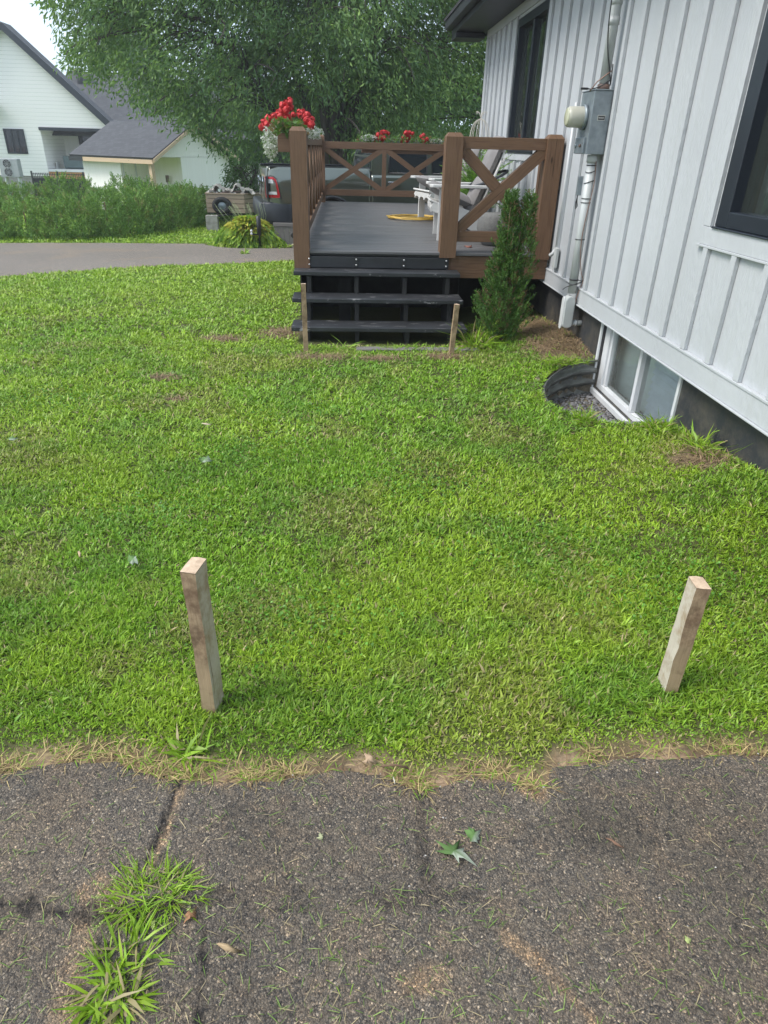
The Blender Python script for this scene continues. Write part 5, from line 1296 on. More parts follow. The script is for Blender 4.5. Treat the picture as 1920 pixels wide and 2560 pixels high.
m_ = MB(); m_.poly([(4.90, .20, 1.34), (4.90, Wt - .2, 1.34), (4.07, Wt - .28, 1.87), (4.07, .28, 1.87)]); tloc(m_, 'windshield', M['glassdark'], solid=.02); m_ = MB(); m_.poly([(2.10, .2, 1.40), (2.10, Wt - .2, 1.40), (2.205, Wt - .3, 1.85), (2.205, .3, 1.85)]); tloc(m_, 'rear_window', M['glassdark'], solid=.02)
m_ = MB(); P = [[(x, y, hood(x) - .002 + .04 * math.sin(math.pi * (y - .1) / (Wt - .2))) for y in np.linspace(.09, Wt - .09, 9)] for x in np.linspace(4.2, 5.85, 9)]
tloc(m_.grid(P), 'hood', M['truckpaint'], solid=.01)
m_ = MB(); m_.box(5.78, .15, .55, 5.92, Wt - .15, 1.15); tloc(m_, 'grille', M['blackplastic'], bev=.03)
m_ = MB()
for x in (2.36, 3.305, 4.42): m_.tube([(x, sidey(z, x) - .002, z) for z in (.60, .8, 1.0, 1.15, 1.30)], .005, 5)
tloc(m_, 'door_seam', M['blackplastic'])
for x in (2.42, 3.42):
    m_ = MB(); m_.box(x, sidey(1.17) - .03, 1.155, x + .20, sidey(1.17) - .004, 1.19); tloc(m_, 'door_handle', M['chrome'], bev=.01)
m_ = MB(); m_.blob((4.42, -.12, 1.42), (.07, .12, .12), 10, 7); tloc(m_, 'side_mirror', M['blackplastic'])

# low weathered box under the bumper, hosta bed, tap post
bx_ = thing('wooden_box', 'low grey weathered wooden box with round black hole below the truck bumper', 'wooden box', (-1.2, 13.95, -.15))
mb = MB()
x = -1.36
while x < -.45: mb.box(x, 14.05, -.16, x + .093, 14.075, .22); x += .096
mb.box(-1.38, 14.035, .225, -.42, 14.1, .285); mb.box(-1.36, 14.08, -.16, -1.33, 14.5, .22); mb.box(-.47, 14.08, -.16, -.44, 14.5, .22); mb.box(-1.38, 14.1, .20, -.42, 14.5, .22)
mb.build('boards', M['greywood'], bx_, bev=.003)
mb = MB(); mb.lathe((-.995, 14.049, .07), (0, -1, 0), [(0, .05), (.012, .05), (.013, .04)], 18); mb.build('round_port', M['blackplastic'], bx_)
def hosta(label, x, y, rx_, ry_, h):
    z0 = tzf(x, y); t = thing('hosta', label, 'plant', (x, y, z0)); P, D, C_, L_, W_ = [], [], [], [], []
    for k in range(2100):
        u = RNG.random() ** .7; a = RNG.uniform(0, 6.28); el = (1 - u) * 1.25
        px, py = x + rx_ * u * math.cos(a), y + ry_ * u * math.sin(a); zz = z0 + h * math.cos(u * 1.5) * RNG.uniform(.75, 1.05)
        P.append((px, py, zz)); D.append((math.cos(a) * .7 + RNG.normal(0, .2), math.sin(a) * .7 + RNG.normal(0, .2), .30 - 1.35 * u)); q = RNG.random()
        top = 1 - u
        cc = np.array([.46, .58, .07]) * q + np.array([.17, .34, .05]) * (1 - q)
        if top > .5 and RNG.random() < .5: cc = np.array([.62, .56, .09])
        C_.append(cc * RNG.uniform(.6, 1.15)); L_.append(RNG.uniform(.15, .24)); W_.append(RNG.uniform(.075, .11))
    leaves('foliage', np.array(P), np.array(D), np.array(L_), np.array(W_), np.array(C_), M['leaf'], t, (x, y, z0), fold=.3)
    m_ = MB()
    for k in range(22):
        a = RNG.uniform(0, 6.28); r = RNG.uniform(0, .6); b = (x + rx_ * r * math.cos(a), y + ry_ * r * math.sin(a), z0 + h * .8)
        m_.tube([b, (b[0] - .05 + .1 * math.cos(a), b[1], b[2] + .17), (b[0] - .13 + .14 * math.cos(a), b[1], b[2] + .30 + .12 * RNG.random())], [.0035, .003, .002], 4)
    m_.build('flower_stalk', simple('hosta_stalk', (.30, .36, .18), None, .7), t)
    return t
hosta('wide yellow green hosta mound at the far edge of the driveway', -1.86, 14.12, .74, .42, .47)
lt = thing('garden_light', 'small black post garden light standing in the hosta', 'garden light', (-1.62, 13.85, -.1))
mb = MB(); mb.lathe((-1.62, 13.75, .0), (0, 0, 1), [(-.1, .015), (.08, .015), (.09, .04), (.42, .045), (.43, .02)], 12); mb.build('post_body', M['blackplastic'], lt)
mb = MB(); mb.tube([(-1.62, 13.75, .10), (-1.78, 13.72, .11)], .012, 8); mb.build('arm', M['blackplastic'], lt)
for z in (.12, .17): mb = MB(); mb.blob((-1.76, 13.71, z), .024, 10, 7); mb.build('white_knob', M['whitetrim'], lt)
clump('weed', 'low green weeds at the foot of the grey wooden box', -1.2, 13.85, .25, .1, 120, .16, .02, 0, 'weed')
clump('weed', 'small green weed sprouting in the far driveway', -1.80, 12.9, .07, .2, 60, .11, .014, 0, 'weed')
clump('weed', 'weed tuft at the driveway edge left of the hosta', -2.62, 14.1, .2, .1, 90, .10, .016, 0, 'weed')
for o_ in list(bpy.data.objects):
    if o_.name.startswith('weed') and o_.type == 'EMPTY' and o_.location.y > 12: o_.location.z = tzf(o_.location.x, o_.location.y)

# ------------------------------------------------------------------ slatted utility trailer
TX, TY, TZ = -3.24, 17.4, tzf(-3.2, 17.2)
tr = thing('utility_trailer', 'old slatted wooden utility trailer full of scrap beyond the hosta', 'trailer', (TX, TY, TZ), rad(-2)); tr.scale = (.8, .8, .66)
mb = MB()
for k in range(4): z = .48 + k * .155; mb.box(0, -.012, z, 1.12, .018, z + .135)
mb.box(-.02, -.03, 1.08, 1.14, .05, 1.115); mb.build('front_slats', M['pallet'], tr, bev=.003, world=False)
sdv = Vector((.62, .95, 0)).normalized()
for nm, x0, ln in (('side_slats', 1.12, 1.7), ('side_slats', 0, 1.7)):
    mb = MB()
    for k in range(4): z = .555 + k * .155; mb.obox((x0, .02, z), sdv * ln, sdv.cross(Vector((0, 0, 1))) * .03, (0, 0, .135))
    mb.obox((x0, .02, 1.10), sdv * ln, sdv.cross(Vector((0, 0, 1))) * .07, (0, 0, .035)); mb.build(nm, M['pallet'], tr, bev=.003, world=False)
mb = MB(); mb.box(.02, .02, .44, 1.10, .1, .48); mb.poly([(0, .02, .5), (1.12, .02, .5), (1.12 + sdv.x * 1.7, 1.63, .5), (sdv.x * 1.7, 1.63, .5)]); mb.build('bed', M['under'], tr, world=False)
mb = MB(); mb.tube([(.3, 0, .44), (.35, -.45, .42)], .03, 8); mb.tube([(.8, 0, .44), (.35, -.45, .42)], .03, 8); mb.tube([(.55, .4, .4), (2.2, .5, .3)], .03, 8); mb.build('drawbar', M['rubber'], tr, world=False)
mb = MB(); mb.tube([(.47 + .205 * math.cos(a), -.11, .72 + .205 * math.sin(a)) for a in np.linspace(0, 2 * math.pi, 33)], .085, 12, False); sw = mb.build('spare_wheel', M['rubber'], tr, world=False)
mb = MB(); mb.lathe((.47, -.10, .72), (0, -1, 0), [(0, .15), (.03, .14), (.0, .12), (.02, .06), (.05, .05), (.05, .0)], 20, False); mb.build('rim', M['galv'], sw, world=False)
for (x, y) in ((1.75, .75),): mb = MB(); mb.lathe((x, y, .30), (.95, -.62, 0), [(0, .2), (0.01, .29), (.15, .30), (.17, .2)], 22); mb.build('wheel', M['rubber'], tr, world=False)
sc = thing('tarp_scraps', 'pale crumpled tarp and boards heaped on top of the trailer', 'scrap', (TX, TY, TZ + .73), rad(-2)); sc.scale = (.8, .8, .72)
mb = MB()
for (cx_, w_, h_) in ((.35, .26, .26), (.62, .22, .12), (.92, .24, .30), (1.2, .2, .15), (.15, .16, .10)):
    P = []
    for i in range(8):
        P.append([(cx_ - w_ + 2 * w_ * i / 7 + .04 * math.sin(j * 3 + i), .1 + .1 * j, max(-.05, h_ * (1 - abs(i - 3.2 - .3 * math.sin(j * 2)) / 3.4) + .05 * math.sin(i * 4 + j * 2.3))) for j in range(5)])
    mb.grid(P, False)
mb.build('tarp', M['tarp'], sc, world=False, solid=.012)
mb = MB(); mb.obox((.45, .1, .02), (.6, .1, .06), (0, .06, 0), (0, 0, .03)); mb.tube([(.28, .1, .02), (.20, .1, .24), (.40, .12, .12)], .012, 6); mb.build('boards', M['rust'], sc, world=False)
for q_ in range(2):
    mb = MB(); z0 = tzf(-3.1, 16.9); xx = -3.02; yy = 16.72
    z0 += q_ * .16; mb.box(xx - .13, yy - .09, z0, xx + .13, yy - .05, z0 + .155); mb.box(xx - .13, yy + .05, z0, xx + .13, yy + .09, z0 + .155)
    for x in (-.13, -.02, .09): mb.box(xx + x, yy - .05, z0, xx + x + .04, yy + .05, z0 + .155)
    tag(mb.build('concrete_block', M['concrete'], None, bev=.004), ('lower', 'upper')[q_] + ' hollow concrete block propping the front of the trailer', 'concrete block')

# ------------------------------------------------------------------ cedar hedge: two prototypes, copied
def hedge_proto(label, h, w_, sub):
    t = thing('hedge_shrub', label, 'shrub', (0, 0, 0), 0, 'cedar shrubs of the hedge'); P, D, C_ = [], [], []
    for k in range(230):
        u = RNG.random() ** .95; a = RNG.uniform(0, 6.28); rr = w_ * (1 - .62 * u ** 2) * RNG.uniform(.45, 1.12) * (.6 + .5 * min(1, u * 3 + .2)); c = np.array([rr * math.cos(a), rr * math.sin(a), -.08 + h * u * RNG.uniform(.85, 1.0)])
        ax_v = np.array([math.cos(a) * .5, math.sin(a) * .5, .85]) + RNG.normal(0, .15, 3); q = RNG.random(); cc = np.array([.11, .235, .05]) * (1 - q) + np.array([.27, .42, .09]) * q
        if RNG.random() < .08: cc = np.array([.22, .24, .07])
        ln = RNG.uniform(.14, .26)
        for j in range(26):
            s = RNG.random(); P.append(c + ax_v * s * ln + RNG.normal(0, .030 * (1.15 - s), 3)); D.append(ax_v + RNG.normal(0, .55, 3)); C_.append(cc * RNG.uniform(.65, 1.3))
    n_ = len(P); leaves('foliage', np.array(P), np.array(D), RNG.uniform(.04, .085, n_), RNG.uniform(.012, .022, n_), np.array(C_), M['needle'], t)
    m_ = MB(); m_.tube([(0, 0, -.1), (0, 0, h * .7)], [.03, .008], 6); m_.build('trunk', M['stem'], t, world=False)
    return t
pr = [hedge_proto('bushy green cedar shrub in the hedge nearer the driveway', 1.02, .52, 0), hedge_proto('bushy green cedar shrub in the hedge nearer the driveway', .92, .56, 1), hedge_proto('bushy green cedar shrub in the hedge nearer the driveway', 1.2, .46, 2)]
used = [False] * 3
def putshrub(k, x, y, s, lb, grp):
    o = pr[k] if not used[k] else copy_tree(pr[k]); used[k] = True
    o.location = (x, y, tzf(x, y) - .03); o.rotation_euler = (0, 0, RNG.uniform(0, 6.28)); s *= RNG.uniform(.90, 1.1); w_s = max(s, .85) * 1.05; o.scale = (w_s, w_s, s); o['label'] = lb; o['group'] = grp
row = [(-7.6, 14.9), (-5.75, 14.75), (-4.9, 15.25), (-4.35, 16.1), (-4.05, 17.1), (-3.85, 18.2), (-3.7, 19.4)]
ln = 0
for (a, b) in zip(row[:-1], row[1:]):
    d = math.dist(a, b); nn = max(1, round(d / .62))
    for k in range(nn):
        t = k / nn; putshrub(int(RNG.integers(0, 3)), a[0] + (b[0] - a[0]) * t + RNG.normal(0, .07), a[1] + (b[1] - a[1]) * t + RNG.normal(0, .10), min(.84, .58 + .05 * ln), 'bushy green cedar shrub in the hedge nearer the driveway', 'cedar shrubs of the nearer hedge'); ln += 1
for k in range(11): putshrub(int(RNG.integers(0, 3)), -9.9 + k * .56, 20.2 + RNG.normal(0, .1), .80, 'cedar shrub in the farther hedge row before the white house', 'cedar shrubs of the farther hedge')

# ------------------------------------------------------------------ trees
def tree(name, label, x, y, z0, cen, rad_, n_cl, per, zmin, leafL, leafW, cA, cB, trunks, limbs, clr=(.42, .42, .34), seed=1, zmax=99, grp=None, keep=None):
    t = thing(name, label, 'tree', (x, y, z0), group=grp); rg = np.random.default_rng(seed)
    Cs = []
    while len(Cs) < n_cl:
        d = rg.normal(0, 1, 3); d /= np.linalg.norm(d); r = rg.random() ** .36
        c = np.array(cen) + d * r * np.array(rad_)
        if c[2] < zmin(c[0]) + rg.uniform(0, .3) or c[2] > zmax: continue
        if not (c[0] < -2.2 and rg.random() < .32) and fbm(np.array([c[0] + c[1] * .5]), np.array([c[2] * 1.1]), 1.0, seed)[0] < .52 and rg.random() < .94: continue
        if keep and not keep(c): continue
        Cs.append(c)
    Cs = np.array(Cs)
    K = np.repeat(np.arange(len(Cs)), per); n_ = len(K)
    outv = Cs - np.array([cen[0], cen[1], cen[2]]); outv[:, 2] *= .2; outv /= np.linalg.norm(outv, axis=1, keepdims=True) + 1e-6
    axd = outv * .6 + np.array([0, 0, -.75]) + rg.normal(0, .2, Cs.shape)
    s = rg.random(n_)[:, None]
    P = Cs[K] + rg.normal(0, 1, (n_, 3)) * np.array(clr) * .55 * (1.15 - .5 * s) + axd[K] * s * .45
    D = axd[K] * .8 + rg.normal(0, .5, (n_, 3))
    q = np.clip(rg.random(len(Cs))[K] * .75 + rg.normal(0, .18, n_), 0, 1)[:, None] ** 1.5
    C_ = (np.array(cA) * (1 - q) + np.array(cB) * q) * rg.uniform(.75, 1.25, n_)[:, None]
    leaves('crown', P, D, rg.uniform(.7, 1.35, n_) * leafL, rg.uniform(.7, 1.3, n_) * leafW, C_, M['leaf'], t, (x, y, z0), fold=.3)
    m_ = MB(); ends = []
    for (dx, dy, top, r0) in trunks:
        pts = [Vector((x, y, z0 - .1)), Vector((x + dx * .12, y + dy * .12, z0 + top * .22)), Vector((x + dx * .55, y + dy * .55, z0 + top * .6)), Vector((x + dx, y + dy, z0 + top))]
        sp = smooth(pts, 5); nn = len(sp); m_.tube(sp, [r0 * (1 - .8 * k / nn) for k in range(nn)], 9); ends += sp[4:]
    m_.build('trunk', M['bark'], t)
    m_ = MB(); idx = rg.choice(len(Cs), min(limbs, len(Cs)), replace=False)
    for i in idx:
        c = Vector(Cs[i]); e = min(ends, key=lambda p: (p - c).length + .8 * max(0, p.z - c.z)); mid = (e + c) / 2 + Vector((rg.normal(0, .2), rg.normal(0, .2), .35))
        sp = smooth([e, mid, c, c + Vector((outv[i][0] * .3, outv[i][1] * .3, -.35))], 4); nn = len(sp); m_.tube(sp, [(.024 if (e - c).length > 2 else .018) * (1 - .85 * k / nn) + .003 for k in range(nn)], 5)
    m_.build('limb', M['bark'], t)
    return t
bt = tree('maple_tree', 'large spreading maple tree with low hanging leaves behind the truck', -.30, 20.2, -.25, (-.2, 20.6, 5.0), (6.7, 4.0, 5.4), 2950, 62,
    lambda x: float(np.interp(x, [-6.5, -6, -5, -4, -3.3, -2.6, -2, 1, 2], [3.2, 2.85, 2.55, 2.3, 1.9, 1.2, 1.1, 1.5, 2.0])), .125, .042, (.095, .185, .075), (.30, .44, .12),
    [(.1, .1, 7, .26), (-2.0, .3, 6.5, .13), (1.9, -.2, 7, .18), (-.9, -.6, 7.5, .16), (1.0, .8, 7.5, .15), (3.5, .3, 5.2, .11), (-3.2, -.3, 5, .07)], 520, seed=5, zmax=7.6)
tree('background_tree', 'pale green tree far behind the white house corner', 5.2, 36, -1, (5.2, 36, 2.6), (2.6, 2, 2.6), 260, 60, lambda x: .2, .30, .14, (.07, .15, .06), (.17, .28, .10), [(.2, .1, 3, .2)], 12, (.6, .6, .5), 11, grp='trees far behind the truck')
tree('background_tree', 'dark rounded tree far away between the truck and the deck rail', 1.6, 40, -1, (1.6, 40, 1.9), (3.4, 2, 2.4), 300, 60, lambda x: -.6, .30, .14, (.05, .12, .045), (.13, .24, .07), [(.2, .1, 3, .2)], 12, (.6, .6, .5), 12, grp='trees far behind the truck')
tree('background_tree', 'leafy tree far away behind the maple trunk at the left', -3.2, 44, -1, (-3.2, 44, 1.9), (4.2, 2, 2.6), 330, 60, lambda x: -.6, .32, .15, (.05, .12, .045), (.13, .24, .07), [(.2, .1, 3, .2)], 12, (.6, .6, .5), 13, grp='trees far behind the truck')
tree('background_tree', 'distant tree whose top peeks over the dark house roof', -16.4, 62, -1, (-16.4, 62, 7.2), (2.4, 2, 2.8), 150, 60, lambda x: 2, .35, .16, (.07, .15, .06), (.16, .26, .09), [(.2, .1, 6, .2)], 8, (.6, .6, .5), 14)
tree('bush', 'dense green bush growing behind the trailer and the truck', -2.2, 19.0, -.25, (-2.2, 19.0, .55), (.75, .7, .85), 90, 60, lambda x: -.2, .085, .032, (.035, .09, .03), (.12, .22, .05), [(.1, 0, .9, .05), (-.2, .1, .9, .04)], 30, (.22, .22, .2), 15)

# ------------------------------------------------------------------ neighbour's garden shed
SX, SY, SZ = -6.98, 28.0, -1.05
sh = thing('garden_shed', 'white shed with dark shingle roof and open corner porch', 'shed', (SX, SY, SZ))
ud = Vector((-math.cos(rad(35)), math.sin(rad(35)), 0)); vd = Vector((math.cos(rad(55)), math.sin(rad(55)), 0)); up = Vector((0, 0, 1)); O = Vector((SX, SY, SZ))
def sp_(u, v, z): return O + ud * u + vd * v + up * z
HE = 2.16; HP = 3.33; U = 4.6; V_ = 4.3
def quad(m_, *p): m_.poly([sp_(*q) for q in p])
m_ = MB(); i_ = .2
quad(m_, (2.15, i_, 0), (U - .2, i_, 0), (U - .2, i_, HE), (2.15, i_, HE)); quad(m_, (2.15, i_, 0), (2.15, i_, HE), (2.15, 1.5, HE), (2.15, 1.5, 0)); quad(m_, (i_, 1.5, 0), (2.15, 1.5, 0), (2.15, 1.5, HE), (i_, 1.5, HE))
quad(m_, (i_, 1.5, 0), (i_, 1.5, HE), (i_, V_ - .2, HE), (i_, V_ - .2, 0)); quad(m_, (U - .2, i_, 0), (U - .2, V_ - .2, 0), (U - .2, V_ - .2, HE), (U - .2, i_, HE)); quad(m_, (i_, V_ - .2, 0), (i_, V_ - .2, HE), (U - .2, V_ - .2, HE), (U - .2, V_ - .2, 0))
m_.poly([sp_(i_, i_ - .05, HE - .02), sp_(i_, V_ / 2, HP - .1), sp_(i_, V_ - .15, HE - .02)]); m_.poly([sp_(U - .2, .15, HE), sp_(U - .2, V_ / 2, HP - .1), sp_(U - .2, V_ - .15, HE)])
quad(m_, (i_, i_, HE - .03), (i_, 1.5, HE - .03), (2.15, 1.5, HE - .03), (2.15, i_, HE - .03))
m_.build('wall', M['vsiding'], sh)
m_ = MB()
for s in (0, 1):
    v0 = -.12 if s == 0 else V_ + .12; dz = -.06
    p = [sp_(-.12, v0, HE + dz), sp_(U + .12, v0, HE + dz), sp_(U + .12, V_ / 2, HP), sp_(-.12, V_ / 2, HP)]; m_.poly(p if s else p, uvs=[(0, 0), (4.8, 0), (4.8, 2.6), (0, 2.6)])
m_.build('roof', M['shingle'], sh, solid=.07)
m_ = MB(); m_.obox(sp_(-.08, -.12, HE - .17), ud * (U - .6), vd * .04, up * .14); m_.obox(sp_(-.14, -.12, HE - .13), sp_(-.14, V_ / 2, HP - .07) - sp_(-.14, -.12, HE - .13), ud * .04, up * .13); m_.obox(sp_(-.14, V_ + .12, HE - .13), sp_(-.14, V_ / 2, HP - .07) - sp_(-.14, V_ + .12, HE - .13), ud * .04, up * .13); m_.obox(sp_(.22, .05, 0), up * (HE - .1), ud * .15, vd * .15)
m_.build('timber_trim', M['cedarwood'], sh)
m_ = MB(); m_.obox(sp_(U - .7, -.125, HE - .17), ud * .85, vd * .05, up * .15); m_.build('dark_fascia', M['soffit'], sh)
m_ = MB(); m_.obox(sp_(2.12, .9, .0), up * HE, ud * .03, vd * .05); m_.obox(sp_(2.12, .3, .0), up * HE, ud * .03, vd * .03); m_.build('door_trim', M['whitetrim'], sh)
def cart(loc):
    t = thing('wheelbarrow', 'dark tub wheelbarrow parked in the porch of the white shed', 'wheelbarrow', loc); x, y, z = loc
    m_ = MB(); m_.prism([(x - .35, y - .25, z + .65), (x + .42, y - .25, z + .65), (x + .25, y - .25, z + .3), (x - .2, y - .25, z + .3)], (0, .5, 0)); m_.build('tub', M['blackplastic'], t, bev=.03)
    m_ = MB(); m_.tube([(x - .3, y - .2, z + .3), (x + .7, y - .2, z + .6)], .02, 6); m_.tube([(x - .3, y + .2, z + .3), (x + .7, y + .2, z + .6)], .02, 6); m_.build('handles', M['rust'], t)
    m_ = MB(); m_.lathe((x - .4, y - .05, z + .18), (0, 1, 0), [(0, .15), (.01, .18), (.09, .18), (.1, .15)], 14); m_.build('wheel', M['rubber'], t)
cart((-7.55, 28.9, -1.0))
m_ = MB(); q = sp_(.9, 1.35, 0); m_.tube([q, q + up * 1.35], .016, 6); m_.box(q.x - .06, q.y - .03, q.z + 1.25, q.x + .06, q.y + .03, q.z + 1.5); tag(m_.build('shovel', M['rust']), 'tool with a long handle leaning on the shed porch wall', 'shovel')

# ------------------------------------------------------------------ neighbour's white house
K = 40 / 30
HY = 40.0
nb = thing('neighbour_house', 'cream white gabled house with dark roof edge at the far left', 'house', (-16.1, HY, -1.0))
zk = lambda z: 1.62 + (z - 1.62) * K
px_, pz_ = -12.25 * K, zk(5.06); ex, ez = -9.08 * K, zk(2.18); lx = 2 * px_ - ex
rx0, rz0, rz1 = -11.62 * K, zk(.55), zk(1.97); base = zk(.30)
m_ = MB(); D_ = .25
def fq(m_, x0, x1, z0, z1, y=HY): m_.poly([(x0, y, z0), (x1, y, z0), (x1, y, z1), (x0, y, z1)])
w1 = (-13.0 * K, -12.24 * K, zk(1.06), zk(1.90))
m_.poly([(lx, HY, rz1), (ex, HY, rz1), (ex, HY, ez), (px_, HY, pz_), (lx, HY, ez)])
fq(m_, lx, w1[0], base, rz1); fq(m_, w1[1], rx0, base, rz1); fq(m_, w1[0], w1[1], base, w1[2]); fq(m_, w1[0], w1[1], w1[3], rz1)
m_.poly([(rx0, HY, rz0 - .2), (rx0, HY + 3, rz0 - .2), (rx0, HY + 3, rz1), (rx0, HY, rz1)])
m_.poly([(ex, HY, rz1), (ex, HY + 9, rz1), (ex, HY + 9, ez), (ex, HY, ez)])
m_.build('wall', M['lap'], nb)
m_ = MB(); fq(m_, rx0, ex, rz0 - .1, rz1, HY + 3); m_.poly([(rx0, HY, rz1 + .0), (ex, HY, rz1 + .0), (ex, HY + 3, rz1 + .0), (rx0, HY + 3, rz1 + .0)]); m_.build('porch_wall', M['vsiding'], nb)
m_ = MB(); fq(m_, lx, rx0, -1.2, base, HY + .08); m_.box(rx0, HY + .05, -1.2, ex, HY + 3, rz0 - .45); m_.build('foundation', M['concrete'], nb)
m_ = MB(); m_.box(rx0 + .1, HY - .25, rz0 - .10, ex, HY + 3, rz0); m_.build('porch_floor', M['whitetrim'], nb)
m_ = MB(); m_.box(rx0 + .1, HY - .2, rz0 - .45, ex, HY - .17, rz0 - .101); m_.build('porch_fascia', simple('orange_timber', (.62, .30, .13), (.5, .23, .09), .7, 8), nb)
m_ = MB(); m_.box(rx0 - .05, HY - .06, rz1 - .13, ex - .3, HY - .0, rz1 + .02)
m_.obox((px_ + .1, HY - .35, pz_ + .05), (ex + .45 - px_, 0, ez - .42 - pz_), (0, .04, 0), (.14, 0, .26)); m_.obox((px_ - .1, HY - .35, pz_ + .05), (lx - .45 - px_, 0, ez - .42 - pz_), (0, .04, 0), (-.14, 0, .26))
m_.obox((px_ + .0, HY - .15, pz_ - .02), (ex + .3 - px_, 0, ez - .30 - pz_), (0, .36, 0), (.03, 0, .05)); m_.build('fascia', M['navyframe'], nb)
m_ = MB(); m_.poly([(px_, HY - .35, pz_ + .22), (ex + .55, HY - .35, ez - .30), (ex + .55, HY + 1.0, ez - .30), (px_, HY + 1.0, pz_ + .22)], uvs=[(0, 5), (0, 0), (2, 0), (2, 5)]); m_.poly([(px_, HY - .35, pz_ + .22), (px_, HY + 1.0, pz_ + .22), (lx - .55, HY + 1.0, ez - .30), (lx - .55, HY - .35, ez - .30)], uvs=[(0, 5), (9, 5), (9, 0), (0, 0)])
m_.build('roof', M['shingle'], nb, solid=.04)
# wing roof with the vent
m_ = MB(); y2 = HY + 6.5; kk_ = y2 / 30; zr = 1.62 + (3.60 - 1.62) * (y2 / 30)
m_.poly([(px_ + .5, HY + 1.5, ez - .6), (-5.0, HY + 1.5, ez - .6), (-5.0, y2, zr - .1), (px_ + .5, y2, zr + .35)], uvs=[(0, 0), (12, 0), (12, 6), (0, 6)]); m_.build('wing_roof', M['shingle'], nb, solid=.04)
m_ = MB(); m_.box(px_ + 2, HY + 3.1, -1.2, -5.3, HY + 8, ez - .2); m_.build('wing_wall', M['vsiding'], nb)
vx, vz = -9.62 * (y2 / 30), 1.62 + (3.62 - 1.62) * (y2 / 30)
m_ = MB(); m_.tube([(vx, y2 - .9, vz - .75), (vx, y2 - .9, vz + .25)], .17, 12); m_.tube([(vx, y2 - .9, vz + .26), (vx, y2 - .9, vz + .36)], .34, 12); m_.build('roof_vent', M['soffit'], nb)
def farwin(x0, x1, z0, z1, y, divs, cur=True):
    f = MB(); f.box(x0, y - .05, z0, x0 + .07, y + .03, z1); f.box(x1 - .07, y - .05, z0, x1, y + .03, z1); f.box(x0 + .07, y - .05, z0, x1 - .07, y + .029, z0 + .07); f.box(x0 + .07, y - .05, z1 - .07, x1 - .07, y + .029, z1)
    for d in divs: f.box(x0 + (x1 - x0) * d - .03, y - .045, z0 + .07, x0 + (x1 - x0) * d + .03, y + .02, z1 - .07)
    o = f.build('window', M['navyframe'], nb); g_ = MB(); g_.box(x0 + .06, y - .01, z0 + .06, x1 - .06, y, z1 - .06); g_.build('pane', M['glassdark'], o)
farwin(*w1, HY, [.36, .66]); farwin(-11.55 * K * 1.075, -10.95 * K * 1.075, zk(1.2), zk(1.86), HY + 2.97, [.5]); farwin(-10.22 * K * 1.075, -9.55 * K * 1.075, rz0, zk(1.80), HY + 2.97, [.2])
m_ = MB(); m_.obox((lx - .5, HY - .8, zk(2.78)), (-13.03 * K - lx + .5, 0, 0), (0, 1.6, 0), (0, 0, .02)); m_.poly([(lx, HY - .9, zk(2.50)), (-12.98 * K, HY - .9, zk(2.50)), (-13.25 * K, HY - .02, zk(2.98)), (lx, HY - .02, zk(2.98))], uvs=[(0, 0), (3, 0), (3, 1), (0, 1)]); m_.build('side_roof', M['shingle'], nb, solid=.03)
m_ = MB(); m_.box(lx, HY - .92, zk(2.36), -13.0 * K, HY - .86, zk(2.5)); m_.build('side_fascia', M['navyframe'], nb)
# heat pump, fence, patio things
HPY = 36.0; hk = HPY / 30; hx0, hx1 = -13.45 * hk, -12.74 * hk; hz0, hz1 = 1.62 + (.24 - 1.62) * hk, 1.62 + (.88 - 1.62) * hk
hp = thing('heat_pump', 'grey outdoor heat pump with two fans beside the cream house', 'heat pump', (hx0, HPY, hz0))
m_ = MB(); m_.box(hx0, HPY, hz0, hx1, HPY + .4, hz1); m_.build('cabinet', M['hvac'], hp, bev=.02)
for z in (.27, .73):
    zc = hz0 + (hz1 - hz0) * z; xc = (hx0 + hx1) / 2 - .06
    m_ = MB(); m_.tube([(xc + .19 * math.cos(a), HPY - .01, zc + .19 * math.sin(a)) for a in np.linspace(0, 6.283, 24)], .015, 5, False)
    for r in (.06, .12): m_.tube([(xc + r * math.cos(a), HPY - .01, zc + r * math.sin(a)) for a in np.linspace(0, 6.283, 18)], .006, 4, False)
    for k in range(8): a = k * math.pi / 4; m_.tube([(xc, HPY - .01, zc), (xc + .19 * math.cos(a), HPY - .01, zc + .19 * math.sin(a))], .006, 4)
    f_ = m_.build('fan_grille', M['hvac'], hp); m_ = MB(); m_.lathe((xc, HPY - .002, zc), (0, 1, 0), [(0, .18), (.001, .18)], 20); m_.build('fan_opening', M['blackplastic'], f_)
for x in (hx0 + .1, hx1 - .16): m_ = MB(); m_.box(x, HPY + .05, -1.0, x + .06, HPY + .35, hz0); m_.build('leg', M['whitetrim'], hp)
FY_ = 34.0; fk = FY_ / 30; fx0, fx1 = -12.28 * fk, -9.3 * fk; fz1 = 1.62 + (.39 - 1.62) * fk
fe = thing('metal_fence', 'black metal picket fence in front of the orange porch', 'fence', ((fx0 + fx1) / 2, FY_, -1.0))
m_ = MB(); x = fx0
while x < fx1: m_.box(x, FY_, -1.0, x + .022, FY_ + .022, fz1 + .03); x += .075
m_.build('pickets', M['blackplastic'], fe)
m_ = MB(); m_.box(fx0, FY_ - .01, fz1 - .22, fx1, FY_ + .03, fz1 - .18); m_.box(fx0, FY_ - .01, fz1 - .03, fx1, FY_ + .03, fz1); m_.build('rail', M['blackplastic'], fe)
m_ = MB(); m_.box(fx0, FY_ + .06, -1.0, fx1, FY_ + .08, fz1 - .22); m_.build('screen', M['blackplastic'], fe)
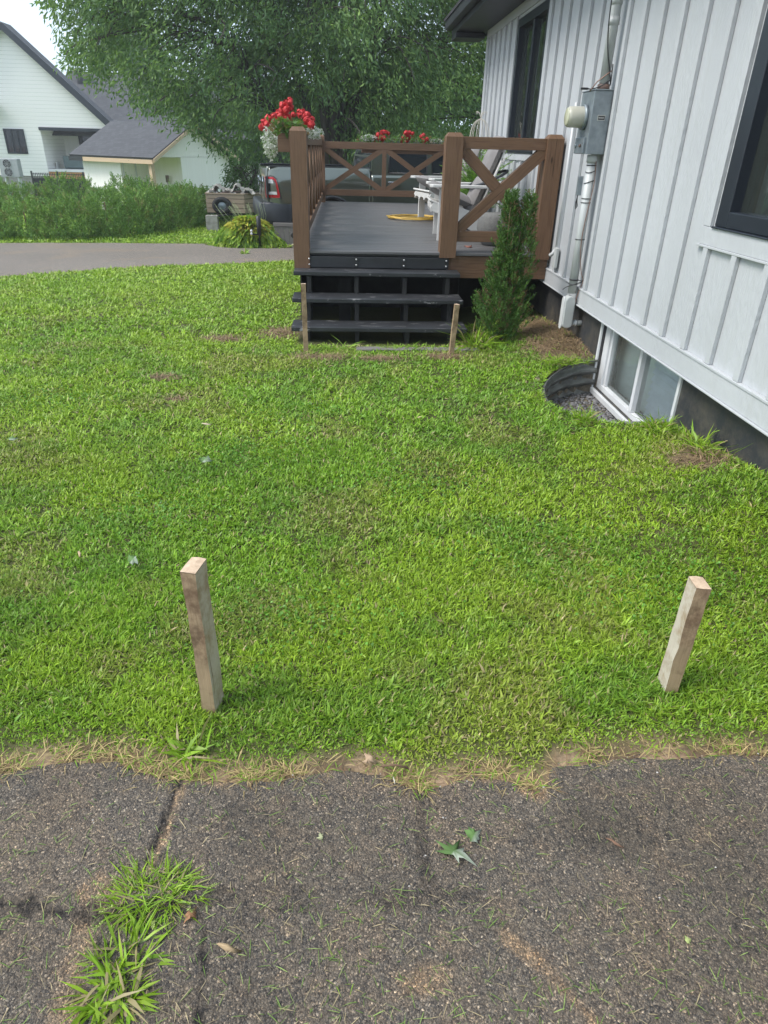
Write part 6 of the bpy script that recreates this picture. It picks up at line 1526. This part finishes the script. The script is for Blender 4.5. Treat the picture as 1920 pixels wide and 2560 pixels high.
for k in range(4): m_ = MB(); x = fx0 + (fx1 - fx0) * k / 3; m_.box(x - .03, FY_ - .03, -1.0, x + .03, FY_ + .04, fz1 + .10); m_.build('post', M['blackplastic'], fe)
ty, tx = HY + 1.2, -10.9 * K
sf_ = thing('outdoor_sofa', 'grey green outdoor sofa on the porch of the cream house', 'sofa', (tx, ty, rz0))
m_ = MB(); m_.box(tx - .5, ty, rz0, tx + .65, ty + .6, rz0 + .32); m_.build('seat', simple('sofa_cloth', (.16, .22, .20), None, .9), sf_, bev=.04); m_ = MB(); m_.box(tx - .5, ty - .12, rz0 + .05, tx + .65, ty - .001, rz0 + .62); m_.build('backrest', simple('sofa_back', (.15, .20, .19), None, .9), sf_, bev=.04)
wc = thing('porch_chair', 'cream white chair at the left end of the neighbour porch', 'chair', (tx - 1.0, ty, rz0))
m_ = MB(); m_.obox((tx - 1.25, ty, rz0 + .3), (.45, 0, .0), (0, .5, 0), (0, 0, .05)); m_.build('seat', M['whitewash'], wc); m_ = MB(); m_.obox((tx - 1.2, ty, rz0 + .3), (-.2, 0, .6), (0, .5, 0), (.03, 0, .01)); m_.build('backrest', M['whitewash'], wc)
for k in (0, 1): m_ = MB(); m_.obox((tx - 1.22 + k * .36, ty, rz0), (.02, 0, .3), (0, .4, 0), (.05, 0, 0)); m_.build('leg', M['whitewash'], wc)
pt = thing('potted_plant', 'thin plant in a grey pot at the right of the neighbour porch', 'potted plant', (tx + 1.05, ty, rz0))
m_ = MB(); m_.lathe((tx + 1.05, ty, rz0), (0, 0, 1), [(0, .15), (.2, .2), (.32, .17), (.36, .12)], 14); m_.build('pot', M['hvac'], pt)
m_ = MB()
for k in range(6): a = k * 1.1; m_.tube([(tx + 1.05, ty, rz0 + .3), (tx + 1.05 + .1 * math.cos(a), ty, rz0 + .6), (tx + 1.05 + .3 * math.cos(a), ty, rz0 + .75 + .05 * k)], [.012, .008, .004], 4); 
m_.build('stems', M['stem'], pt)
# a farther house seen between tree and truck
fh = thing('distant_house', 'low beige house with blue grey roof far beyond the trailer', 'house', (-4.9, 52, -1))
m_ = MB(); m_.box(-9.0, 52, -1.2, -.8, 58, .75); m_.build('wall', simple('beige_wall', (.52, .46, .40), None, .8), fh)
m_ = MB(); m_.poly([(-9.4, 51.5, .7), (-.4, 51.5, .7), (-1.4, 55, 2.5), (-8.4, 55, 2.5)], uvs=[(0, 0), (9, 0), (8, 4), (1, 4)]); m_.poly([(-.4, 51.5, .7), (-.4, 58.5, .7), (-1.4, 55, 2.5)], uvs=[(0, 0), (7, 0), (3, 4)]); m_.build('roof', M['shingle'], fh, solid=.05)
clump('weed', 'dry and green grass hanging over the far rim of the window well', 1.80, 5.27, .30, .10, 330, .10, .0045, 0, 'weed').location.z = .10
clump('grass_tuft', 'thin grass growing on the asphalt right of the two clumps', -.10, .985, .06, .05, 60, .03, .0014, 0)
clump('grass_tuft', 'sparse grass wisps low in the middle of the asphalt', -.02, .80, .09, .06, 60, .04, .0014, 0)
# clover and broad leaved plants mixed into the lawn
n = 5200; cc_ = RNG.integers(0, 9, n); ctr = np.array([(-.55, 3.7), (-.9, 3.0), (-.3, 4.4), (.9, 2.6), (-1.7, 2.2), (.4, 3.3), (1.3, 2.2), (-.2, 2.1), (-2.0, 4.6)])[cc_]
x = ctr[:, 0] + RNG.normal(0, .22, n); y = ctr[:, 1] + RNG.normal(0, .16, n)
P = np.stack([x, y, tz(x, y) + RNG.uniform(.012, .030, n)], -1); D = np.stack([RNG.normal(0, 1, n), RNG.normal(0, 1, n), RNG.normal(.2, .2, n)], -1)
cl_ = np.array([.13, .30, .035]) * RNG.uniform(.6, 1.35, n)[:, None]
tag(leaves('clover', P, D, RNG.uniform(.010, .020, n), RNG.uniform(.009, .015, n), cl_, M['grass'], fold=.1), 'patches of darker round leaved clover mixed into the lawn', 'clover', kind='stuff')

# thin haze volume added to lift the dark tones, like lens bloom
mt, nt, b = newmat('contrast_haze'); nt.nodes.remove(b)
pv = nt.nodes.new('ShaderNodeVolumePrincipled'); pv.inputs['Color'].default_value = (.93, .96, 1, 1); pv.inputs['Density'].default_value = .0016; pv.inputs['Anisotropy'].default_value = .2
nt.links.new(pv.outputs[0], nt.nodes['Material Output'].inputs['Volume'])
mb = MB(); mb.box(-70, -30, -3, 70, 90, 16); tag(mb.build('haze', mt), kind='stuff', label='thin pale haze added to soften the contrast over the garden', cat='haze')
